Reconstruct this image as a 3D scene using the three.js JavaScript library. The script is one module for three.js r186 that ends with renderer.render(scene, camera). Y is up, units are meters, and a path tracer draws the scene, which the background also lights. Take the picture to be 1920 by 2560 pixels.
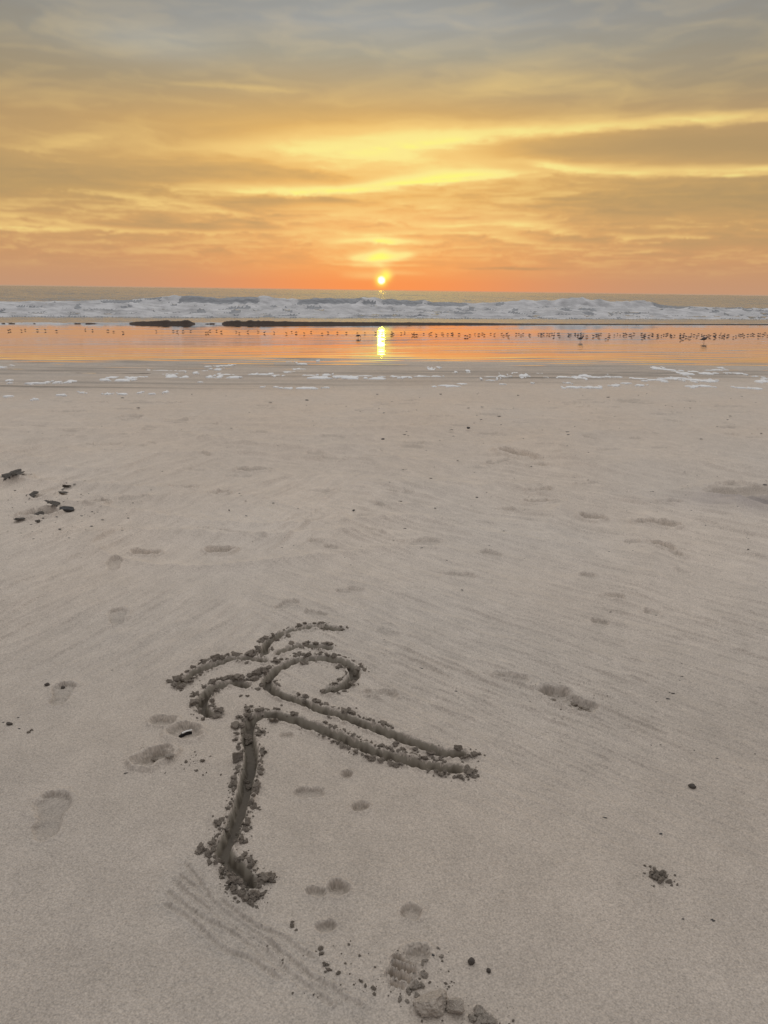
import * as THREE from 'three';
import { mergeGeometries, mergeVertices, toCreasedNormals } from 'three/addons/utils/BufferGeometryUtils.js';

// ---------------------------------------------------------------- camera
const scene = new THREE.Scene();
const SW = 1920, SH = 2560, FOC = 1924;                 // the photograph's pixels and its focal length in them
const CAM_H = 1.6, PITCH = 16.06 * Math.PI / 180, ROLL = 0.0135;
const camera = new THREE.PerspectiveCamera(2 * Math.atan(SH / 2 / FOC) * 180 / Math.PI, SW / SH, 0.05, 9000);
camera.position.set(0, CAM_H, 0);
camera.rotation.set(-PITCH, 0, ROLL, 'YXZ');
camera.updateMatrixWorld();
scene.add(camera);
const renderer = new THREE.WebGLRenderer({ antialias: true });
renderer.setSize(768, 1024);
renderer.toneMapping = THREE.LinearToneMapping;
renderer.toneMappingExposure = 1.0;
renderer.shadowMap.enabled = true;

const rayOf = (x, y) => new THREE.Vector3((x - SW / 2) / FOC, -(y - SH / 2) / FOC, -1).applyQuaternion(camera.quaternion).normalize();
const DEG = 180 / Math.PI;
const azel = (x, y) => { const d = rayOf(x, y); return [Math.atan2(d.x, -d.z) * DEG, Math.asin(d.y) * DEG]; };

// ---------------------------------------------------------------- helpers
function mulberry(a) { return () => { a |= 0; a = a + 0x6D2B79F5 | 0; let t = Math.imul(a ^ a >>> 15, 1 | a); t = t + Math.imul(t ^ t >>> 7, 61 | t) ^ t; return ((t ^ t >>> 14) >>> 0) / 4294967296; }; }
const PERM = new Uint8Array(512);
{ const r = mulberry(77), p = [...Array(256).keys()]; for (let i = 255; i > 0; i--) { const j = Math.floor(r() * (i + 1)); [p[i], p[j]] = [p[j], p[i]]; } for (let i = 0; i < 512; i++) PERM[i] = p[i & 255]; }
const G2X = new Float64Array(256), G2Y = new Float64Array(256);
for (let i = 0; i < 256; i++) { G2X[i] = Math.cos(i / 256 * Math.PI * 2); G2Y[i] = Math.sin(i / 256 * Math.PI * 2); }
const fade = t => t * t * t * (t * (t * 6 - 15) + 10);
function n2(x, y) {
  const xi = Math.floor(x), yi = Math.floor(y), xf = x - xi, yf = y - yi, X = xi & 255, Y = yi & 255, u = fade(xf), v = fade(yf);
  const a = PERM[PERM[X] + Y], b = PERM[PERM[X + 1] + Y], c = PERM[PERM[X] + Y + 1], d = PERM[PERM[X + 1] + Y + 1];
  const n00 = G2X[a] * xf + G2Y[a] * yf, n10 = G2X[b] * (xf - 1) + G2Y[b] * yf, n01 = G2X[c] * xf + G2Y[c] * (yf - 1), n11 = G2X[d] * (xf - 1) + G2Y[d] * (yf - 1);
  return 1.5 * (n00 + u * (n10 - n00) + v * (n01 + u * (n11 - n01) - n00 - u * (n10 - n00)));
}
function g3(h, x, y, z) { h &= 15; const u = h < 8 ? x : y, v = h < 4 ? y : h === 12 || h === 14 ? x : z; return ((h & 1) ? -u : u) + ((h & 2) ? -v : v); }
function n3(x, y, z) {
  const xi = Math.floor(x), yi = Math.floor(y), zi = Math.floor(z), xf = x - xi, yf = y - yi, zf = z - zi, X = xi & 255, Y = yi & 255, Z = zi & 255, u = fade(xf), v = fade(yf), w = fade(zf);
  const A = PERM[X] + Y, B = PERM[X + 1] + Y, AA = PERM[A] + Z, AB = PERM[A + 1] + Z, BA = PERM[B] + Z, BB = PERM[B + 1] + Z, L = (a, b, t) => a + t * (b - a);
  return L(L(L(g3(PERM[AA], xf, yf, zf), g3(PERM[BA], xf - 1, yf, zf), u), L(g3(PERM[AB], xf, yf - 1, zf), g3(PERM[BB], xf - 1, yf - 1, zf), u), v),
    L(L(g3(PERM[AA + 1], xf, yf, zf - 1), g3(PERM[BA + 1], xf - 1, yf, zf - 1), u), L(g3(PERM[AB + 1], xf, yf - 1, zf - 1), g3(PERM[BB + 1], xf - 1, yf - 1, zf - 1), u), v), w);
}
const f2 = (x, y, o = 4) => { let s = 0, a = 0.5; for (let i = 0; i < o; i++) { s += a * n2(x, y); x = x * 2.03 + 17.3; y = y * 2.03 + 9.1; a *= 0.5; } return s; };
const f3 = (x, y, z, o = 4) => { let s = 0, a = 0.5; for (let i = 0; i < o; i++) { s += a * n3(x, y, z); x = x * 2.03 + 7.3; y = y * 2.03 + 3.1; z = z * 2.03 + 5.7; a *= 0.5; } return s; };
const clamp = (x, a = 0, b = 1) => x < a ? a : x > b ? b : x;
const ss = (a, b, x) => { const t = clamp((x - a) / (b - a)); return t * t * (3 - 2 * t); };
const lerp = (a, b, t) => a + (b - a) * t;
function ramp(list, x) {                                  // piecewise linear through [x, value or [r, g, b]]
  let i = 0; while (i < list.length - 2 && x > list[i + 1][0]) i++;
  const [a, va] = list[i], [b, vb] = list[i + 1], t = clamp((x - a) / (b - a));
  return Array.isArray(va) ? va.map((v, k) => lerp(v, vb[k], t)) : lerp(va, vb, t);
}
const s2l = c => { c /= 255; return c <= 0.04045 ? c / 12.92 : Math.pow((c + 0.055) / 1.055, 2.4); };
const lin = (r, g, b) => [s2l(r), s2l(g), s2l(b)];
const used = new Map();
function numbered(name) { const n = used.get(name) ?? 0; used.set(name, n + 1); return n ? `${name}_${String(n).padStart(3, '0')}` : name; }
function tag(o, label, category, group) { o.userData.label = label; if (category) o.userData.category = category; if (group) o.userData.group = group; return o; }
function mesh(name, geo, mat, parent = scene) { const m = new THREE.Mesh(geo, mat); m.name = parent === scene ? numbered(name) : name; m.castShadow = m.receiveShadow = true; parent.add(m); return m; }
function thing(name, label, category, pos, group) { const g = new THREE.Group(); g.name = numbered(name); g.position.copy(pos); scene.add(g); return tag(g, label, category, group); }
const partNames = new WeakMap();
function part(name, geo, mat, parent) {                   // repeats within one parent are numbered
  const c = partNames.get(parent) ?? {}; partNames.set(parent, c); const n = c[name] ?? 0; c[name] = n + 1;
  const m = geo ? new THREE.Mesh(geo, mat) : new THREE.Group(); m.name = n ? `${name}_${String(n).padStart(3, '0')}` : name; m.castShadow = m.receiveShadow = true; parent.add(m); return m;
}

// ---------------------------------------------------------------- sky and sun
const [SUN_AZ, SUN_EL] = azel(953.5, 700.5);
const K = SW / 1659;                                      // cloud bands were measured on a picture 1659 pixels wide
const bands = [
  [[300, 323, 12, .1], [500, 320, 16, .45], [650, 314, 20, .8], [830, 312, 24, 1.45], [960, 303, 21, 1.35], [1100, 286, 14, 1.1], [1250, 275, 12, 1.0], [1450, 262, 11, .85], [1659, 256, 11, .75], [2000, 248, 14, .4]],
  [[560, 335, 20, .2], [720, 345, 26, .7], [900, 345, 28, .75], [1010, 348, 20, .5], [1100, 345, 16, .1]],
  [[330, 402, 8, .15], [420, 408, 9, .5], [540, 415, 10, 1], [640, 414, 10, 1.5], [740, 410, 10, 1.7], [850, 398, 13, 1.5], [960, 386, 15, 1.8], [1040, 382, 14, 1.6], [1150, 374, 11, .7], [1230, 370, 8, .1]],
  [[1120, 348, 7, .3], [1200, 358, 10, 1.0], [1320, 370, 11, 1.0], [1450, 374, 12, .85], [1659, 370, 12, .75], [2000, 366, 12, .4]],
  [[-300, 480, 9, .3], [0, 487, 7, .5], [150, 490, 6, .55], [300, 498, 5, .5], [500, 502, 4, .45], [640, 503, 5, .4]],
  [[-200, 452, 9, .3], [0, 463, 7, .35], [120, 470, 6, .35], [260, 482, 4, .1]],
  [[40, 398, 7, .25], [160, 414, 7, .5], [280, 432, 8, .5], [400, 450, 8, .4], [500, 466, 7, .3]],
  [[330, 432, 5, .2], [430, 446, 6, .4], [560, 466, 6, .35], [650, 490, 5, .2]],
  [[690, 519, 7, .35], [770, 519, 7, 1.1], [825, 519, 9, 1.8], [880, 522, 6, .8], [920, 524, 5, .2]],
  [[750, 556, 6, .35], [790, 556, 9, 1.4], [825, 556, 12, 2.4], [865, 553, 8, 1.4], [900, 551, 5, .3]],
  [[735, 570, 2, .25], [800, 571, 4, .8], [825, 573, 4, .8], [868, 574, 2, .4]],
  [[640, 470, 6, .2], [740, 468, 8, .45], [840, 474, 9, .55], [960, 486, 9, .45], [1080, 486, 10, .6], [1190, 497, 8, .5], [1300, 508, 5, .25]],
  [[690, 498, 4, .3], [800, 502, 4, .5], [950, 500, 5, .4], [1060, 505, 6, .4], [1150, 522, 5, .25]],
  [[870, 440, 8, .4], [960, 448, 9, .45], [1050, 446, 7, .25]],
  [[1270, 516, 3, .25], [1350, 520, 5, .5], [1420, 521, 4, .5], [1490, 510, 3, .35]],
  [[1380, 512, 3, .3], [1430, 511, 2, .35], [1490, 510, 2, .3]],
  [[1140, 426, 6, .25], [1200, 420, 7, .4], [1290, 411, 6, .25]],
  [[960, 212, 22, .05], [1080, 186, 26, .22], [1190, 176, 26, .24], [1320, 190, 24, .15], [1500, 215, 20, .08]],
  [[440, 180, 6, .2], [510, 186, 6, .25], [600, 196, 5, .18]],
  [[0, 320, 12, .16], [90, 316, 12, .25], [200, 300, 14, .2], [300, 292, 16, .15]],
  [[800, 596, 7, .4], [830, 594, 10, .8], [850, 590, 4, .3]],
  // dark cloud between the bright bands
  [[-200, 385, 40, -.4], [60, 388, 32, -.4], [250, 384, 26, -.34], [420, 380, 20, -.34], [620, 374, 15, -.26], [760, 386, 9, -.2]],
  [[1080, 330, 14, -.12], [1250, 322, 20, -.45], [1450, 316, 24, -.6], [1659, 312, 27, -.65], [2000, 306, 30, -.5]],
  [[520, 436, 16, -.3], [640, 430, 12, -.45], [720, 432, 9, -.45], [800, 438, 6, -.15]],
  [[500, 470, 16, -.25], [560, 478, 16, -.4], [620, 480, 12, -.25]],
  [[260, 483, 7, -.35], [340, 484, 9, -.55], [430, 490, 6, -.45]],
  [[1200, 440, 26, -.2], [1350, 442, 30, -.38], [1659, 432, 36, -.45], [2000, 425, 40, -.4]],
  [[1240, 516, 6, -.3], [1330, 520, 5, -.35], [1500, 525, 14, -.3], [1659, 515, 20, -.3]],
  [[1060, 580, 1.6, -.5], [1136, 581, 1.6, -.5]],
].map(b => b.map(([x, y, w, a]) => { const [az, el] = azel(x * K, y * K), [, e2] = azel(x * K, (y - w) * K); return [az, el, e2 - el, a]; }));
function bandsAt(az, el) {
  let up = 0, down = 0;
  for (const b of bands) {
    const n = b.length; if (az < b[0][0] - 3 || az > b[n - 1][0] + 3) continue;
    let i = 0; while (i < n - 2 && az > b[i + 1][0]) i++;
    const p = b[i], q = b[i + 1], t = clamp((az - p[0]) / (q[0] - p[0])), sm = t * t * (3 - 2 * t);
    const e = lerp(p[1], q[1], t), w = lerp(p[2], q[2], t), k = (el - e) / w;
    let a = lerp(p[3], q[3], sm) * Math.exp(-k * k * (k > 0 ? 0.55 : 1));
    a *= ss(b[0][0] - 3, b[0][0], az) * (1 - ss(b[n - 1][0], b[n - 1][0] + 3, az));
    if (a > 0) up += a; else down += a * 1.35;
  }
  return [up, down];
}
const elOf = y => azel(830 * K, y * K)[1];
const midRamp = [[-1, lin(250, 146, 84)], [elOf(610), lin(251, 152, 84)], [elOf(575), lin(251, 168, 94)], [elOf(520), lin(248, 182, 108)], [elOf(470), lin(246, 186, 112)], [elOf(430), lin(240, 184, 106)], [elOf(350), lin(242, 190, 108)], [elOf(280), lin(232, 184, 106)], [elOf(240), lin(212, 173, 111)], [elOf(180), lin(186, 164, 126)], [elOf(120), lin(172, 164, 144)], [elOf(50), lin(163, 163, 159)], [elOf(0), lin(157, 157, 153)], [26, lin(170, 172, 178)], [45, lin(240, 240, 240)], [90, lin(250, 250, 252)]];
const edgeRamp = [[-1, lin(194, 152, 124)], [elOf(610), lin(196, 150, 116)], [elOf(560), lin(202, 152, 108)], [elOf(500), lin(205, 160, 106)], [elOf(430), lin(190, 156, 104)], [elOf(350), lin(192, 158, 108)], [elOf(280), lin(178, 149, 109)], [elOf(200), lin(158, 144, 119)], [elOf(100), lin(149, 143, 130)], [elOf(0), lin(141, 139, 134)], [26, lin(160, 161, 164)], [45, lin(240, 240, 240)], [90, lin(250, 250, 252)]];
const backRamp = [[-1, lin(140, 134, 136)], [6, lin(143, 139, 142)], [18, lin(150, 150, 156)], [45, lin(240, 240, 240)], [90, lin(250, 250, 252)]];
const BRIGHT = lin(255, 218, 136), CREAM = lin(255, 240, 150), YELLOW = lin(255, 254, 118), DARK = lin(168, 143, 104);
function skyColor(az, el, d) {
  const da = Math.abs(az - SUN_AZ), wm = Math.exp(-((da / lerp(12.5, 17, ss(2, 12, el))) ** 2)), wb = ss(32, 95, da);
  const a = ramp(midRamp, el), b = ramp(edgeRamp, el), c = ramp(backRamp, el);
  const wx = d.x * 9, wy = d.y * 70, wz = d.z * 9;
  const q = f3(wx, wy * .5, wz, 3), r = f3(wx * 1.3 + q * 1.4 + 40, wy + q * 1.5, wz * 1.3, 5);
  let fine = 0; if (el < 14) fine = f3(wx * 2.4 + q * 2 + 80, wy * 3.4 + r * 2.4, wz * 2.4, 5);
  const [up, down] = Math.abs(az) < 50 && el < 22 ? bandsAt(az + q * 1.5, el + (q * .45 + fine * .3) * ss(.4, 3, el)) : [0, 0];
  const cloudy = ss(.6, 3.2, el) * (1 - .55 * ss(7, 16, el));
  let g = .03 * cloudy + up * (1 + .45 * fine + .25 * r) + cloudy * (.34 * r + .75 * fine * (1 - ss(6, 9, el))) * (1 - .6 * wb) + down * (1 + .3 * r);
  const side = lerp(1, .62 + .55 * Math.cos((az - SUN_AZ) / DEG) * Math.cos(el / DEG) + .1 * Math.sin(el / DEG), ss(19, 42, el)) * lerp(1, 1.12, ss(19, 42, el));  // unseen upper sky brightened, most on the sunset side, to light the sand relief
  const col = [0, 1, 2].map(k => lerp(lerp(b[k], a[k], wm), c[k], wb) * side);
  for (let k = 0; k < 3; k++) {
    if (g > 0) { const m = 1 - Math.exp(-g * 1.35), y = ss(1.3, 2.5, g), z = ss(.5, 1.2, g); col[k] = lerp(col[k], lerp(lerp(lerp(BRIGHT[k], CREAM[k], z), c[k] * 1.5, wb), YELLOW[k], y), m); }
    else col[k] = lerp(col[k], lerp(DARK[k], c[k] * .75, wb) * lerp(1, .92, wm), 1 - Math.exp(g * 1.15));
  }
  const hi = ss(11, 16, el) * (.08 * r + .07 * q), blue = Math.exp(-(((az + 15.5) / 5) ** 2) - (((el - 14.6) / 1.1) ** 2)) * .16;   // thin grey cloud overhead
  col[0] *= 1 + hi + blue * .6; col[1] *= 1 + hi + blue; col[2] *= 1 + hi + blue * 1.8;
  return col;
}
{
  const W = 4096, H = 2048, data = new Float32Array(W * H * 4), d = new THREE.Vector3(), sun = rayOf(953.5, 700.5), halo = rayOf(964, 690);
  for (let j = 0; j < H; j++) {
    const el = ((j + .5) / H - .5) * 180, ce = Math.cos(el / DEG), se = Math.sin(el / DEG), step = el > 30 ? 4 : 1;
    for (let i = 0; i < W; i++) {
      const o = (j * W + i) * 4; data[o + 3] = 1;
      if (el < 0) { data[o] = .42; data[o + 1] = .34; data[o + 2] = .28; continue; }
      if (step > 1 && i % step) { for (let k = 0; k < 3; k++) data[o + k] = data[o + k - 4]; continue; }
      const ph = ((i + .5) / W - .5) * 2 * Math.PI; d.set(Math.cos(ph) * ce, se, Math.sin(ph) * ce);
      const az = Math.atan2(d.x, -d.z) * DEG, c = skyColor(az, el, d);
      if (Math.abs(az - SUN_AZ) < 4 && el < 5) {
        const s = Math.acos(Math.min(1, d.dot(sun))) * DEG, h = Math.acos(Math.min(1, d.dot(halo))) * DEG;
        const gl = Math.max(Math.exp(-((s / .36) ** 2)), .75 * Math.exp(-((h / .36) ** 2))), disc = 1 - ss(.19, .27, s);
        for (let k = 0; k < 3; k++) c[k] = lerp(lerp(c[k], [1.1, .98, .14][k], Math.min(1, gl * 1.25)), [2.0, 1.75, 1.25][k], disc);
      }
      data[o] = c[0]; data[o + 1] = c[1]; data[o + 2] = c[2];
    }
  }
  const sky = new THREE.DataTexture(data, W, H, THREE.RGBAFormat, THREE.FloatType);
  sky.mapping = THREE.EquirectangularReflectionMapping; sky.magFilter = sky.minFilter = THREE.LinearFilter; sky.needsUpdate = true;
  scene.background = sky; scene.environment = sky;
}
const sunLight = new THREE.DirectionalLight(new THREE.Color().setRGB(1, .62, .012), 0.012);
sunLight.position.copy(rayOf(953.5, 700.5)).multiplyScalar(60); sunLight.castShadow = true;
Object.assign(sunLight.shadow.camera, { left: -12, right: 12, top: 6, bottom: -6, near: 1, far: 120 });
sunLight.shadow.mapSize.set(2048, 2048); sunLight.shadow.radius = 1;
scene.add(sunLight, sunLight.target);

// ---------------------------------------------------------------- the lie of the beach
const SC = .96, SSN = .28;                                // the shoreline runs obliquely: t grows towards the sea
const tOf = (x, D) => D * SC - x * SSN;
const SLOPE = .0297, PROF = new Float64Array(20001);      // one value per centimetre of t up to 200 m
for (let i = 1; i <= 20000; i++) PROF[i] = PROF[i - 1] - .01 * SLOPE * ss(6, 15, i * .01) * (1 - .45 * ss(34, 54, i * .01));
const baseT = t => { if (t <= 0) return 0; if (t >= 199) return PROF[19900]; const f = t * 100, i = Math.floor(f); return lerp(PROF[i], PROF[i + 1], f - i); };
const baseY = (x, D) => baseT(tOf(x, D));
const SHORE = 70, SEA = baseT(SHORE);
function at(x, y, h = 0) {                                // where the sand seen at a pixel lies
  const d = rayOf(x, y); let s = 2;
  for (let k = 0; k < 60; k++) { const px = d.x * s, pD = -d.z * s, target = Math.max(baseY(px, pD), SEA) + h; s = lerp(s, (target - CAM_H) / d.y, k < 40 ? .5 : 1); }
  return new THREE.Vector3(d.x * s, CAM_H + d.y * s, d.z * s);
}
const P = (x, y) => { const p = at(x, y); return [p.x, -p.z]; };       // [x, D]

// ---- the drawing's strokes, as points on the photograph, then on the sand
const z4 = (x, y) => P(380 + x / 2.9625, 1520 + y / 2.9625), z5 = (x, y) => P(560 + x / 2.4397, 1720 + y / 2.4397), z6 = (x, y) => P(380 + x / 3.95, 1740 + y / 3.95);
const chain = (f, s) => s.trim().split(/\s+/).map(p => f(...p.split(',').map(Number)));
const strokes = [
  { name: 'palm_frond', w: .017, pts: chain(z4, '830,340 838,290 870,245 935,205 1000,178 1100,152 1200,142 1300,148 1385,165') },
  { name: 'palm_frond', w: .014, pts: chain(z4, '935,345 1000,312 1080,292 1170,285 1250,291 1315,302') },
  { name: 'palm_frond', w: .018, pts: chain(z4, '822,397 750,386 650,381 540,394 430,427 340,467 270,512 215,560') },
  { name: 'palm_frond', w: .019, pts: chain(z4, '695,572 620,556 540,564 470,586 415,622 380,668 370,712 395,760 425,785') },
  { name: 'curled_stroke', w: .020, pts: [...chain(z4, '1310,622 1400,592 1465,545 1502,490 1488,450 1420,408 1300,385 1180,385 1060,405 960,442 890,492 850,545 865,585 920,628 960,652 1050,678 1130,706 1250,758'), ...chain(z5, '640,147 760,192 880,237 1000,282 1120,327 1250,372 1350,402 1440,402')] },
  { name: 'bent_stroke', w: .021, pts: [...chain(z5, '1420,502 1330,490 1200,475 1080,440 950,405 840,365 720,310 620,270 520,230 400,192 300,174 215,178 165,205 148,250'), ...chain(z6, '950,400 968,500 980,600 970,700 945,800 928,900 900,1000 872,1100 835,1200 802,1300 768,1400 722,1470 702,1530 738,1610 800,1680 870,1750 930,1820 975,1872')] },
];
for (const s of strokes) {
  const c = new THREE.CatmullRomCurve3(s.pts.map(([x, D]) => new THREE.Vector3(x, 0, D)), false, 'centripetal');
  s.len = c.getLength(); s.line = c.getSpacedPoints(Math.ceil(s.len / .012)).map(p => [p.x, p.z]);
  s.box = [1e9, -1e9, 1e9, -1e9]; for (const [x, D] of s.line) { s.box[0] = Math.min(s.box[0], x - .09); s.box[1] = Math.max(s.box[1], x + .09); s.box[2] = Math.min(s.box[2], D - .09); s.box[3] = Math.max(s.box[3], D + .09); }
}
const HB = [Math.min(...strokes.map(s => s.box[0])), Math.max(...strokes.map(s => s.box[1])), Math.min(...strokes.map(s => s.box[2])), Math.max(...strokes.map(s => s.box[3]))];
function strokeAt(x, D) {                                 // [distance to the nearest stroke beyond its floor's edge, which stroke]
  let best = 9, which = -1;
  if (x < HB[0] || x > HB[1] || D < HB[2] || D > HB[3]) return [best, which];
  for (let k = 0; k < strokes.length; k++) {
    const s = strokes[k]; if (x < s.box[0] || x > s.box[1] || D < s.box[2] || D > s.box[3]) continue;
    const L = s.line; let m = 9;
    for (let i = 0; i + 1 < L.length; i++) {
      const ax = L[i][0], ay = L[i][1], bx = L[i + 1][0] - ax, by = L[i + 1][1] - ay, px = x - ax, py = D - ay;
      if (px * px + py * py > .015) continue;
      const t = clamp((px * bx + py * by) / (bx * bx + by * by + 1e-12)), d = Math.hypot(px - bx * t, py - by * t); if (d < m) m = d;
    }
    if (m - s.w < best) { best = m - s.w; which = k; }
  }
  return [best, which];
}
// ---- hollows: [x1, y1, x2, y2, half-width in m, depth in m, rim in m, how steep]
const dents = [];
function dent(x1, y1, x2, y2, w, depth, rim = .15, steep = .55, rough = .2) { const [ax, ay] = P(x1, y1), [bx, by] = P(x2, y2); dents.push({ ax, ay, bx, by, w, depth: depth * lerp(1.3, .75, ss(3, 7, ay)), rim: rim * depth * 2.2, steep: steep * .75, rough: rough * .6 }); }
function foot(hx, hy, tx, ty, depth, size = 1, toes = true) { // heel pixel, toe pixel
  const lx = (a) => lerp(hx, tx, a), ly = (a) => lerp(hy, ty, a);
  depth *= 1.25; dent(lx(.06), ly(.06), lx(.2), ly(.2), .031 * size, depth, .2, .3, .1);
  dent(lx(.2), ly(.2), lx(.6), ly(.6), .034 * size, depth, .1, .3, .1);
  dent(lx(.66), ly(.66), lx(.76), ly(.76), .045 * size, depth, .25, .3, .1);
  if (toes) { const nx = (ty - hy), ny = -(tx - hx); for (let i = 0; i < 5; i++) { const o = (i - 2) * .11, a = .97 - Math.abs(i - 1.2) * .025; dent(lx(a) + nx * o * -1, ly(a) + ny * o * .15, lx(a) + nx * o * -1, ly(a) + ny * o * .15, (i === 0 ? .013 : .010) * size, depth * 1.3, .1, .6); } }
}
foot(112, 2090, 142, 1985, .0075, 1.15); foot(145, 1758, 165, 1705, .009, .95); foot(291, 1558, 294, 1522, .008, 1);
foot(283, 1425, 290, 1402, .011, 1.05); foot(700, 1520, 735, 1503, .009, 1); dent(775, 1530, 805, 1537, .03, .012);
dent(960, 1575, 985, 1590, .035, .006); dent(1240, 1393, 1215, 1386, .04, .013, .3); dent(1640, 1368, 1672, 1374, .045, .022, .3, .7); dent(1688, 1386, 1700, 1390, .04, .016, .3);
dent(755, 1982, 792, 1980, .026, .010, .12); dent(868, 1934, 866, 1935, .02, .012, .2, .7); dent(897, 2020, 905, 2018, .022, .014, .2, .6); dent(712, 1838, 722, 1838, .02, .008);
dent(780, 2232, 800, 2236, .017, .010, .2); dent(846, 2222, 846, 2226, .027, .017, .15, .8, .6); dent(1027, 2287, 1034, 2290, .024, .011, .2, .6, .6); dent(806, 2322, 824, 2318, .018, .012, .1, .7);
dent(395, 1800, 420, 1802, .03, .012, .35, .6); dent(452, 1826, 470, 1832, .048, .016, .3, .45); dent(370, 1905, 396, 1890, .045, .022, .35, .6, .6);
dent(1370, 1730, 1405, 1738, .042, .030, .1, .7, .4); dent(1398, 1748, 1468, 1772, .042, .022, .1, .6, .9);
dent(1034, 2396, 1050, 2392, .026, .014, .15, .9, .2); dent(988, 2404, 1034, 2421, .0075, .013, .4, 1.1, .1); dent(986, 2425, 1034, 2441, .008, .016, .4, 1.1, .1); dent(975, 2443, 1022, 2462, .008, .016, .4, 1.1, .1); dent(978, 2468, 1008, 2477, .006, .009, .4, 1.1, .1);
dent(1275, 1138, 1305, 1146, .12, .05, .3, .6); dent(1880, 1240, 2000, 1240, .34, .09, .12, .4, .1); dent(1560, 1005, 1590, 1007, .1, .03);
dent(1305, 1144, 1340, 1150, .1, .025); dent(1470, 1296, 1490, 1298, .06, .03, .3); dent(610, 1175, 650, 1177, .07, .03, .3); dent(640, 1172, 668, 1174, .06, .03);
dent(20, 1205, 60, 1203, .07, .05, .3, .8, .6); dent(95, 1252, 115, 1250, .06, .04, .2, .7, .8); dent(80, 1290, 120, 1286, .07, .05, .3, .8, .9); dent(235, 1267, 255, 1264, .05, .035, .3, .7, .6);
for (const [x, y] of [[500, 1330], [560, 1333], [590, 1337], [640, 1345], [820, 1365], [780, 1353], [850, 1480], [900, 1290], [945, 1265], [970, 1230], [1010, 1235], [1090, 1210], [1120, 1308], [880, 1475], [1120, 1435], [1140, 1438], [1160, 1440], [1460, 1445], [1520, 1497], [1530, 1500], [1250, 1690], [1290, 1700], [925, 1730], [960, 1733], [1330, 1210], [1500, 1290], [1570, 1360], [1700, 1430], [1620, 1540], [1490, 1560]])
  dent(x, y, x + 18, y + 4, .028, .009, .35, .7);
// random small swash pits further off
{ const r = mulberry(5); for (let i = 0; i < 130; i++) { const y = 1000 + r() * r() * 420, x = 40 + r() * 1840; dent(x, y, x + 10 + r() * 40, y + (r() - .4) * 4, .03 + r() * .05, .008 + r() * .02, .3, .6, .5); } }
const DG = new Map();
dents.forEach((d, i) => { const m = d.w * 2.2; for (let X = Math.floor((Math.min(d.ax, d.bx) - m) * 2); X <= Math.floor((Math.max(d.ax, d.bx) + m) * 2); X++) for (let Y = Math.floor((Math.min(d.ay, d.by) - m) * 2); Y <= Math.floor((Math.max(d.ay, d.by) + m) * 2); Y++) { const k = X * 4096 + Y; (DG.get(k) ?? DG.set(k, []).get(k)).push(i); } });
function dentAt(x, D) {
  const l = DG.get(Math.floor(x * 2) * 4096 + Math.floor(D * 2)); if (!l) return 0;
  let low = 0, high = 0;
  for (const i of l) {
    const d = dents[i], bx = d.bx - d.ax, by = d.by - d.ay, px = x - d.ax, py = D - d.ay, L = bx * bx + by * by;
    const t = L > 1e-9 ? clamp((px * bx + py * by) / L) : 0; let q = Math.hypot(px - bx * t, py - by * t) / d.w;
    if (q > 2.2) continue;
    q += (.16 + d.rough * .5) * n2(x / d.w * .9 + i, D / d.w * .9) + .1 * n2(x / d.w * 2.1, D / d.w * 2.1 + i);
    const v = (D - (d.ay + d.by) / 2) / (d.w + Math.abs(by) / 2);
    low = Math.max(low, d.depth * lerp(.4, 1, ss(-.9, .6, v)) * (1 - ss(1 - d.steep * .9, 1.08, q)) * (1 + .6 * d.rough * n2(x / d.w * 1.6, D / d.w * 1.6 + i)));
    high = Math.max(high, d.rim * Math.exp(-(((q - 1.25) / .28) ** 2)));
  }
  return high * (low > 0 ? 0.3 : 1) - low;
}
// ---- the dragged lines below the drawing
const s3 = (x, y) => P(380 + x / 3.19, 2100 + y / 3.19);
const drags = ['270,190 400,370 480,500 640,640 800,740 960,860 1120,1000 1280,1130', '230,300 370,410 540,590 700,700 850,830 1010,900 1150,1020 1270,1110 1500,1240', '170,330 330,480 470,570 620,680 780,800 920,930 1100,1090 1260,1210 1420,1330', '130,430 280,560 430,650 570,720 740,830 860,920 1020,1040 1200,1200', '110,540 300,650 450,790 600,910 780,980 1000,1130', '560,500 690,610 850,720 1020,780 1200,910 1290,960', '1300,1180 1480,1260 1660,1330']
  .map(s => chain(s3, s)).map(p => new THREE.CatmullRomCurve3(p.map(([x, D]) => new THREE.Vector3(x, 0, D))).getSpacedPoints(60).map(v => [v.x, v.z]));
const dragBox = [-.75, .05, .75, 1.75];
function dragAt(x, D) {                                   // [height, how disturbed the sand is]
  if (x < -.9 || x > .25 || D > 1.95 || D < .9) return [0, 0];
  let m = 9, along = 0;
  for (const L of drags) for (let i = 0; i + 1 < L.length; i++) {
    const bx = L[i + 1][0] - L[i][0], by = L[i + 1][1] - L[i][1], px = x - L[i][0], py = D - L[i][1]; if (px * px + py * py > .02) continue;
    const t = clamp((px * bx + py * by) / (bx * bx + by * by)), q = Math.hypot(px - bx * t, py - by * t); if (q < m) { m = q; along = (bx * py - by * px) > 0 ? 1 : -1; }
  }
  if (m > .14) return [0, 0];
  const rough = 1 - ss(.015, .06, m), crumb = f2(x * 70, D * 70, 3);
  return [-.0055 * Math.exp(-((m / .0045) ** 2)) + Math.exp(-(((m - .010) / .004) ** 2)) * (.0035 + .009 * Math.max(0, crumb)) * (along > 0 ? 1 : .45) + rough * .004 * crumb, rough];
}
const ripDirs = [[Math.cos(-.72), Math.sin(-.72)], [Math.cos(1.22), Math.sin(1.22)], [Math.cos(-.25), Math.sin(-.25)]];   // along-crest directions in (x, D)
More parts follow.
